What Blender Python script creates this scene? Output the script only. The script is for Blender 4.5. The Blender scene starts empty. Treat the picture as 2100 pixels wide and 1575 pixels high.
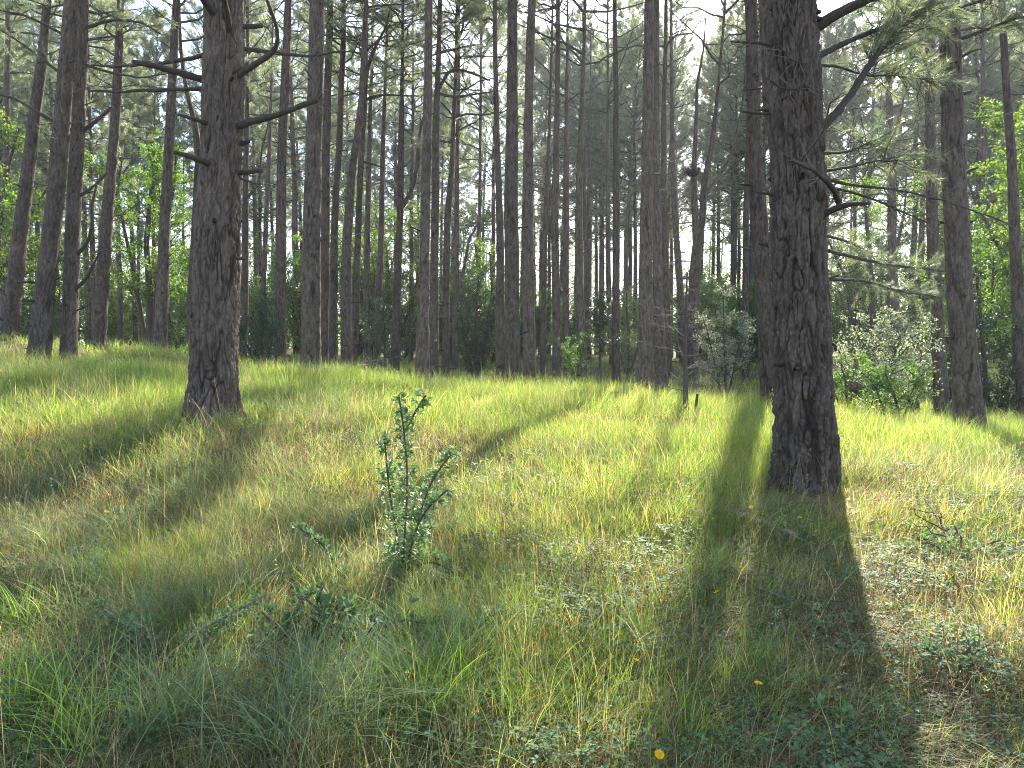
import bpy, math
import numpy as np
from mathutils import Vector

S = bpy.context.scene
COL = S.collection
# ------------------------------------------------------------------ camera, sky, sun, exposure
F = 1456.0                       # focal length in pixels of the 2100 x 1575 photograph
HORIZON = 715.0
EYE = 1.6
PITCH = math.atan((HORIZON - 787.5) / F)      # slightly downwards
cam_data = bpy.data.cameras.new('camera')
cam_data.sensor_fit = 'HORIZONTAL'
cam_data.sensor_width = 36.0
cam_data.lens = 36.0 * F / 2100.0
cam_data.clip_start = 0.05
cam_data.clip_end = 3000.0
cam = bpy.data.objects.new('camera', cam_data)
COL.objects.link(cam)
cam.location = (0, 0, EYE)
cam.rotation_euler = (math.pi / 2 + PITCH, 0, 0)
S.camera = cam

SUN_AZ = math.radians(18.6)      # to the right of the view direction
SUN_EL = math.radians(39.0)
SUN_DIR = np.array([math.sin(SUN_AZ) * math.cos(SUN_EL), math.cos(SUN_AZ) * math.cos(SUN_EL), math.sin(SUN_EL)])
world = bpy.data.worlds.new('World')
S.world = world
world.use_nodes = True
wn = world.node_tree
wn.nodes.clear()
w_out = wn.nodes.new('ShaderNodeOutputWorld')
w_bg = wn.nodes.new('ShaderNodeBackground')
w_sky = wn.nodes.new('ShaderNodeTexSky')
w_sky.sky_type = 'NISHITA'
w_sky.sun_disc = False
w_sky.sun_elevation = SUN_EL
w_sky.sun_rotation = SUN_AZ
w_sky.air_density = 1.0
w_sky.dust_density = 1.2
w_sky.ozone_density = 1.0
w_bg.inputs['Strength'].default_value = 0.13
wn.links.new(w_sky.outputs[0], w_bg.inputs[0])
wn.links.new(w_bg.outputs[0], w_out.inputs[0])

sun_data = bpy.data.lights.new('sun', 'SUN')
sun_data.energy = 5.0
sun_data.angle = math.radians(0.53)
sun_data.color = (1.0, 0.94, 0.82)
sun = bpy.data.objects.new('sun', sun_data)
COL.objects.link(sun)
sun.rotation_euler = Vector(SUN_DIR).to_track_quat('Z', 'Y').to_euler()
sun.location = (20, 50, 60)

S.view_settings.view_transform = 'Standard'
S.view_settings.look = 'None'
S.view_settings.exposure = 2.1
S.view_settings.gamma = 1.0
S.render.engine = 'CYCLES'
cy = S.cycles
cy.max_bounces = 8
cy.diffuse_bounces = 4
cy.glossy_bounces = 2
cy.transmission_bounces = 4
cy.transparent_max_bounces = 4
cy.volume_bounces = 0
cy.sample_clamp_indirect = 8.0
cy.caustics_reflective = False
cy.caustics_refractive = False
cy.use_denoising = True
cy.denoising_prefilter = 'NONE'
cy.filter_width = 1.0

# ------------------------------------------------------------------ numeric helpers
HAZE = 0.0006
def rng(seed):
    return np.random.default_rng(seed)

def norm(v):
    return v / np.maximum(np.linalg.norm(v, axis=-1, keepdims=True), 1e-9)

def sstep(a, b, x):
    t = np.clip((x - a) / (b - a), 0, 1)
    return t * t * (3 - 2 * t)

def _hash(ix, iy, iz, seed):
    h = (ix.astype(np.int64) * 374761393 + iy.astype(np.int64) * 668265263 + iz.astype(np.int64) * 2147483647 + seed * 974711) & 0xFFFFFFFF
    h = ((h ^ (h >> 13)) * 1274126177) & 0xFFFFFFFF
    h = ((h ^ (h >> 16)) * 2246822519) & 0xFFFFFFFF
    return ((h ^ (h >> 15)) & 0xFFFFFF) / float(0xFFFFFF)

def noise(x, y, z=None, seed=0):
    """value noise in -1..1"""
    x = np.asarray(x, float); y = np.asarray(y, float)
    z = np.zeros_like(x) if z is None else np.asarray(z, float)
    ix, iy, iz = np.floor(x), np.floor(y), np.floor(z)
    fx, fy, fz = x - ix, y - iy, z - iz
    fx, fy, fz = [f * f * (3 - 2 * f) for f in (fx, fy, fz)]
    r = 0
    for dx in (0, 1):
        for dy in (0, 1):
            for dz in (0, 1):
                w = (fx if dx else 1 - fx) * (fy if dy else 1 - fy) * (fz if dz else 1 - fz)
                r = r + w * _hash(ix + dx, iy + dy, iz + dz, seed)
    return r * 2 - 1

def worley(u, v, nu, seed):
    """F2-F1 on a grid of cells, periodic in u with nu cells; also a per-cell random"""
    iu, iv = np.floor(u), np.floor(v)
    f1 = np.full(u.shape, 9.0); f2 = np.full(u.shape, 9.0); cid = np.zeros(u.shape)
    for du in (-1, 0, 1):
        for dv in (-1, 0, 1):
            cu, cv = iu + du, iv + dv
            cm = np.mod(cu, nu)
            jx = _hash(cm, cv, cv * 0, seed); jy = _hash(cm, cv, cv * 0 + 7, seed)
            d = np.hypot(cu + jx - u, cv + jy - v)
            rr = _hash(cm, cv, cv * 0 + 13, seed)
            closer = d < f1
            f2 = np.where(closer, f1, np.minimum(f2, d))
            cid = np.where(closer, rr, cid)
            f1 = np.where(closer, d, f1)
    return f2 - f1, cid

def at(px, py, depth):
    """a pixel of the 2100 x 1575 photograph at a depth in metres -> world point"""
    a, b = (px - 1050.0) / F, (787.5 - py) / F
    dx, dy, dz = a, math.cos(PITCH) - b * math.sin(PITCH), math.sin(PITCH) + b * math.cos(PITCH)
    k = depth / dy
    return np.array([dx * k, depth, EYE + dz * k])

def to_px(P):
    d = P - np.array([0, 0, EYE])
    c, s = math.cos(PITCH), math.sin(PITCH)
    zf = d[..., 1] * c + d[..., 2] * s
    yu = -d[..., 1] * s + d[..., 2] * c
    zf = np.where(np.abs(zf) < 1e-3, 1e-3, zf)
    return 1050 + F * d[..., 0] / zf, 787.5 - F * yu / zf, zf

# ------------------------------------------------------------------ mesh and object helpers
def mesh_np(name, V, faces, mats, mat_idx=None, col=None, attr=None, smooth=True):
    """faces: list of int arrays (n,3) or (n,4); mat_idx: list of material slots, one per array"""
    V = np.asarray(V, np.float32).reshape(-1, 3)
    me = bpy.data.meshes.new(name)
    me.vertices.add(len(V))
    me.vertices.foreach_set('co', V.ravel())
    faces = [np.asarray(f, np.int32) for f in faces]
    loops = np.concatenate([f.ravel() for f in faces])
    counts = np.concatenate([np.full(len(f), f.shape[1], np.int32) for f in faces])
    starts = np.concatenate([[0], np.cumsum(counts)[:-1]]).astype(np.int32)
    me.loops.add(len(loops))
    me.loops.foreach_set('vertex_index', loops)
    me.polygons.add(len(counts))
    me.polygons.foreach_set('loop_start', starts)
    me.polygons.foreach_set('use_smooth', np.full(len(counts), smooth, bool))
    for m in mats:
        me.materials.append(m)
    if mat_idx is not None:
        me.polygons.foreach_set('material_index', np.concatenate([np.full(len(f), i, np.int32) for f, i in zip(faces, mat_idx)]))
    me.update(calc_edges=True)
    if col is not None:
        c = np.ones((len(V), 4), np.float32); c[:, :3] = col
        a = me.attributes.new('Col', 'FLOAT_COLOR', 'POINT')
        a.data.foreach_set('color', c.ravel())
    if attr is not None:
        a = me.attributes.new('plate', 'FLOAT', 'POINT')
        a.data.foreach_set('value', np.asarray(attr, np.float32))
    return me

class Soup:
    """collects vertices and faces per material slot"""
    def __init__(self):
        self.V, self.F, self.I, self.C, self.n = [], [], [], [], 0
    def add(self, V, faces, slot=0, col=(1, 1, 1)):
        V = np.asarray(V, float).reshape(-1, 3)
        if not len(V): return
        self.V.append(V); self.F.append(np.asarray(faces, np.int64) + self.n); self.I.append(slot)
        self.C.append(np.broadcast_to(np.asarray(col, float), (len(V), 3)))
        self.n += len(V)
    def build(self, name, mats, origin=(0, 0, 0), smooth=True):
        V = np.concatenate(self.V) - np.asarray(origin)
        return mesh_np(name, V, self.F, mats, self.I, np.concatenate(self.C), smooth=smooth)

def tag(o, label=None, cat=None, group=None, kind=None):
    if label: o['label'] = label
    if cat: o['category'] = cat
    if group: o['group'] = group
    if kind: o['kind'] = kind
    return o

def thing(name, loc, label, cat, group=None):
    o = bpy.data.objects.new(name, None)
    o.empty_display_size = 0.2
    COL.objects.link(o)
    o.location = [float(c) for c in loc]
    return tag(o, label, cat, group)

def obj(name, me, parent=None, label=None):
    o = bpy.data.objects.new(name, me)
    COL.objects.link(o)
    if parent is not None: o.parent = parent
    if label: o['label'] = label
    return o

def copy_tree(o, loc, rz, sc, label, group, parent=None):
    c = o.copy(); COL.objects.link(c)
    if parent is None:
        c.location = [float(v) for v in loc]; c.rotation_euler = (0, 0, rz); c.scale = (sc, sc, sc)
        tag(c, label, None, group)
    else:
        c.parent = parent
    for ch in list(o.children):
        if ch is not c: copy_tree(ch, None, 0, 1, None, None, c)
    return c

def tubes(P, R, sides):
    """P (M,n,3) paths, R (M,n) radii -> vertices, quads"""
    P = np.asarray(P, float); R = np.asarray(R, float)
    M, n, _ = P.shape
    T = norm(np.gradient(P, axis=1))
    ref = np.array([0.31, 0.87, 0.23])
    u = norm(np.cross(T, ref)); v = np.cross(T, u)
    a = np.arange(sides) * 2 * np.pi / sides
    V = P[:, :, None, :] + R[:, :, None, None] * (np.cos(a)[:, None] * u[:, :, None, :] + np.sin(a)[:, None] * v[:, :, None, :])
    m, i, k = np.meshgrid(np.arange(M), np.arange(n - 1), np.arange(sides), indexing='ij')
    k2 = (k + 1) % sides
    b = m * n * sides
    Q = np.stack([b + i * sides + k, b + i * sides + k2, b + (i + 1) * sides + k2, b + (i + 1) * sides + k], -1).reshape(-1, 4)
    return V.reshape(-1, 3), Q

def leaves(c, d, nrm, l, w, fold=0.15):
    """folded diamond leaves: positions c, directions d, normals nrm"""
    c, d, nrm = np.asarray(c), norm(np.asarray(d)), np.asarray(nrm)
    s = norm(np.cross(d, nrm)); n2 = np.cross(s, d)
    l = np.broadcast_to(l, (len(c),))[:, None]; w = np.broadcast_to(w, (len(c),))[:, None]
    mid = c + d * l * 0.45 + n2 * w * fold
    V = np.stack([c, mid + s * w / 2, c + d * l, mid - s * w / 2], 1).reshape(-1, 3)
    b = np.arange(len(c))[:, None] * 4
    T = np.concatenate([b + np.array([[0, 1, 2]]), b + np.array([[0, 2, 3]])])
    return V, T

def needles(c, d, l, w, r):
    """thin triangles, one needle each"""
    d = norm(d)
    s = norm(np.cross(d, r.normal(size=c.shape)))
    l = np.broadcast_to(l, (len(c),))[:, None]; w = np.broadcast_to(w, (len(c),))[:, None]
    V = np.stack([c - s * w / 2, c + s * w / 2, c + d * l], 1).reshape(-1, 3)
    return V, np.arange(len(c) * 3).reshape(-1, 3)

# ------------------------------------------------------------------ materials
def new_mat(name):
    m = bpy.data.materials.new(name)
    m.use_nodes = True
    nt = m.node_tree
    nt.nodes.clear()
    return m, nt, nt.nodes.new('ShaderNodeOutputMaterial')

def leaf_mat(name, trans, rough=0.5, spec=0.3, boost=1.4, warm=(1.0, 1.0, 0.6)):
    """surface colour from the Col attribute, part reflected and part passed through"""
    m, nt, out = new_mat(name)
    N, L = nt.nodes, nt.links
    a = N.new('ShaderNodeAttribute'); a.attribute_name = 'Col'
    p = N.new('ShaderNodeBsdfPrincipled')
    p.inputs['Roughness'].default_value = rough
    p.inputs['Specular IOR Level'].default_value = spec
    L.new(a.outputs['Color'], p.inputs['Base Color'])
    mu = N.new('ShaderNodeMix'); mu.data_type = 'RGBA'; mu.blend_type = 'MULTIPLY'
    mu.inputs[0].default_value = 1.0
    L.new(a.outputs['Color'], mu.inputs[6])
    mu.inputs[7].default_value = (boost * warm[0], boost * warm[1], boost * warm[2], 1)
    t = N.new('ShaderNodeBsdfTranslucent')
    L.new(mu.outputs[2], t.inputs['Color'])
    mx = N.new('ShaderNodeMixShader'); mx.inputs[0].default_value = trans
    L.new(p.outputs[0], mx.inputs[1]); L.new(t.outputs[0], mx.inputs[2])
    L.new(mx.outputs[0], out.inputs[0])
    return m

def bark_mat(name, plate_a, plate_b, crack, scale=1.0, bump=0.6):
    m, nt, out = new_mat(name)
    N, L = nt.nodes, nt.links
    tc = N.new('ShaderNodeTexCoord')
    mp = N.new('ShaderNodeMapping'); mp.inputs['Scale'].default_value = (22 * scale, 22 * scale, 6 * scale)
    L.new(tc.outputs['Object'], mp.inputs[0])
    n1 = N.new('ShaderNodeTexNoise'); n1.inputs['Scale'].default_value = 1.0; n1.inputs['Detail'].default_value = 6; n1.inputs['Roughness'].default_value = 0.65
    L.new(mp.outputs[0], n1.inputs['Vector'])
    mp2 = N.new('ShaderNodeMapping'); mp2.inputs['Scale'].default_value = (70 * scale, 70 * scale, 26 * scale)
    L.new(tc.outputs['Object'], mp2.inputs[0])
    n2 = N.new('ShaderNodeTexNoise'); n2.inputs['Scale'].default_value = 1.0; n2.inputs['Detail'].default_value = 4
    L.new(mp2.outputs[0], n2.inputs['Vector'])
    n3 = N.new('ShaderNodeTexNoise'); n3.inputs['Scale'].default_value = 2.2; n3.inputs['Detail'].default_value = 3
    L.new(tc.outputs['Object'], n3.inputs['Vector'])
    r1 = N.new('ShaderNodeValToRGB')
    r1.color_ramp.elements[0].position = 0.32; r1.color_ramp.elements[0].color = (*plate_a, 1)
    r1.color_ramp.elements[1].position = 0.72; r1.color_ramp.elements[1].color = (*plate_b, 1)
    L.new(n1.outputs['Fac'], r1.inputs[0])
    # grey-green algae and pale lichen flecks
    mxl = N.new('ShaderNodeMix'); mxl.data_type = 'RGBA'
    rl = N.new('ShaderNodeValToRGB')
    rl.color_ramp.elements[0].position = 0.56; rl.color_ramp.elements[0].color = (0, 0, 0, 1)
    rl.color_ramp.elements[1].position = 0.78; rl.color_ramp.elements[1].color = (0.75, 0.75, 0.75, 1)
    L.new(n2.outputs['Fac'], rl.inputs[0])
    L.new(rl.outputs[0], mxl.inputs[0]); L.new(r1.outputs[0], mxl.inputs[6]); mxl.inputs[7].default_value = (0.24, 0.20, 0.17, 1)
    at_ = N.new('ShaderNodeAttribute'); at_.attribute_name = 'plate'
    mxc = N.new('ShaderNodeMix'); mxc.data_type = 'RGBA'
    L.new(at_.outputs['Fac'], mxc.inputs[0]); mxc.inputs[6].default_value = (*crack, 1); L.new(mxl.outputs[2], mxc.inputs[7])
    # each tree its own tone, and broad blotches
    oi = N.new('ShaderNodeObjectInfo')
    mr = N.new('ShaderNodeMapRange'); mr.inputs['To Min'].default_value = 0.78; mr.inputs['To Max'].default_value = 1.25
    L.new(oi.outputs['Random'], mr.inputs[0])
    mr2 = N.new('ShaderNodeMapRange'); mr2.inputs['From Min'].default_value = 0.3; mr2.inputs['From Max'].default_value = 0.7; mr2.inputs['To Min'].default_value = 0.8; mr2.inputs['To Max'].default_value = 1.2
    L.new(n3.outputs['Fac'], mr2.inputs[0])
    mm = N.new('ShaderNodeMath'); mm.operation = 'MULTIPLY'
    L.new(mr.outputs[0], mm.inputs[0]); L.new(mr2.outputs[0], mm.inputs[1])
    mt = N.new('ShaderNodeMix'); mt.data_type = 'RGBA'; mt.blend_type = 'MULTIPLY'; mt.inputs[0].default_value = 1
    L.new(mxc.outputs[2], mt.inputs[6]); L.new(mm.outputs[0], mt.inputs[7])
    ad = N.new('ShaderNodeMath'); ad.operation = 'MULTIPLY_ADD'; ad.inputs[1].default_value = 0.4
    L.new(n2.outputs['Fac'], ad.inputs[0]); L.new(n1.outputs['Fac'], ad.inputs[2])
    b = N.new('ShaderNodeBump'); b.inputs['Strength'].default_value = bump; b.inputs['Distance'].default_value = 0.02
    L.new(ad.outputs[0], b.inputs['Height'])
    p = N.new('ShaderNodeBsdfPrincipled')
    p.inputs['Roughness'].default_value = 0.9; p.inputs['Specular IOR Level'].default_value = 0.25
    L.new(mt.outputs[2], p.inputs['Base Color']); L.new(b.outputs[0], p.inputs['Normal'])
    L.new(p.outputs[0], out.inputs[0])
    return m

def col_mat(name, rough=0.9, spec=0.2):
    m, nt, out = new_mat(name)
    N, L = nt.nodes, nt.links
    a = N.new('ShaderNodeAttribute'); a.attribute_name = 'Col'
    tc = N.new('ShaderNodeTexCoord')
    n = N.new('ShaderNodeTexNoise'); n.inputs['Scale'].default_value = 30; n.inputs['Detail'].default_value = 4
    L.new(tc.outputs['Object'], n.inputs['Vector'])
    mr = N.new('ShaderNodeMapRange'); mr.inputs['To Min'].default_value = 0.6; mr.inputs['To Max'].default_value = 1.4
    L.new(n.outputs['Fac'], mr.inputs[0])
    mt = N.new('ShaderNodeMix'); mt.data_type = 'RGBA'; mt.blend_type = 'MULTIPLY'; mt.inputs[0].default_value = 1
    L.new(a.outputs['Color'], mt.inputs[6]); L.new(mr.outputs[0], mt.inputs[7])
    p = N.new('ShaderNodeBsdfPrincipled')
    p.inputs['Roughness'].default_value = rough; p.inputs['Specular IOR Level'].default_value = spec
    b = N.new('ShaderNodeBump'); b.inputs['Strength'].default_value = 0.4; b.inputs['Distance'].default_value = 0.005
    L.new(n.outputs['Fac'], b.inputs['Height']); L.new(b.outputs[0], p.inputs['Normal'])
    L.new(mt.outputs[2], p.inputs['Base Color']); L.new(p.outputs[0], out.inputs[0])
    return m

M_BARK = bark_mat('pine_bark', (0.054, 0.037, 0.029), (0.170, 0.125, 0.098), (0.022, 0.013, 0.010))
M_TWIG = col_mat('dead_wood')
M_NEEDLE = leaf_mat('pine_needles', 0.55, 0.36, 0.6, 2.0, (1.0, 1.0, 0.8))
M_LEAF = leaf_mat('broad_leaves', 0.50, 0.45, 0.4, 1.6, (0.95, 1.0, 0.5))
M_HOLLY = leaf_mat('holly_leaves', 0.25, 0.38, 0.4, 1.3)
M_GLOSS = leaf_mat('glossy_leaves', 0.36, 0.42, 1.0, 1.8, (1.05, 1.0, 0.6))
M_BRAMBLE = leaf_mat('bramble_leaves', 0.35, 0.55, 0.2, 1.5, (1.0, 1.0, 0.6))
M_GRASS = leaf_mat('grass_blades', 0.50, 0.5, 0.30, 1.75, (1.05, 1.0, 0.58))
M_FLOWER = leaf_mat('petals', 0.3, 0.6, 0.2, 1.0, (1, 1, 1))

def ground_mat():
    m, nt, out = new_mat('forest_floor')
    N, L = nt.nodes, nt.links
    tc = N.new('ShaderNodeTexCoord')
    n = N.new('ShaderNodeTexNoise'); n.inputs['Scale'].default_value = 9; n.inputs['Detail'].default_value = 8; n.inputs['Roughness'].default_value = 0.7
    L.new(tc.outputs['Object'], n.inputs['Vector'])
    n2 = N.new('ShaderNodeTexNoise'); n2.inputs['Scale'].default_value = 0.5; n2.inputs['Detail'].default_value = 4
    L.new(tc.outputs['Object'], n2.inputs['Vector'])
    r = N.new('ShaderNodeValToRGB')
    r.color_ramp.elements[0].position = 0.3; r.color_ramp.elements[0].color = (0.045, 0.035, 0.022, 1)
    r.color_ramp.elements[1].position = 0.75; r.color_ramp.elements[1].color = (0.20, 0.15, 0.085, 1)
    L.new(n.outputs['Fac'], r.inputs[0])
    mx = N.new('ShaderNodeMix'); mx.data_type = 'RGBA'
    mr = N.new('ShaderNodeMapRange'); mr.inputs['From Min'].default_value = 0.4; mr.inputs['From Max'].default_value = 0.65; mr.inputs['To Max'].default_value = 0.7
    L.new(n2.outputs['Fac'], mr.inputs[0]); L.new(mr.outputs[0], mx.inputs[0])
    L.new(r.outputs[0], mx.inputs[6]); mx.inputs[7].default_value = (0.07, 0.09, 0.025, 1)
    p = N.new('ShaderNodeBsdfPrincipled'); p.inputs['Roughness'].default_value = 1.0; p.inputs['Specular IOR Level'].default_value = 0.1
    b = N.new('ShaderNodeBump'); b.inputs['Strength'].default_value = 0.8; b.inputs['Distance'].default_value = 0.05
    L.new(n.outputs['Fac'], b.inputs['Height']); L.new(b.outputs[0], p.inputs['Normal'])
    L.new(mx.outputs[2], p.inputs['Base Color']); L.new(p.outputs[0], out.inputs[0])
    return m
M_GROUND = ground_mat()

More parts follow.
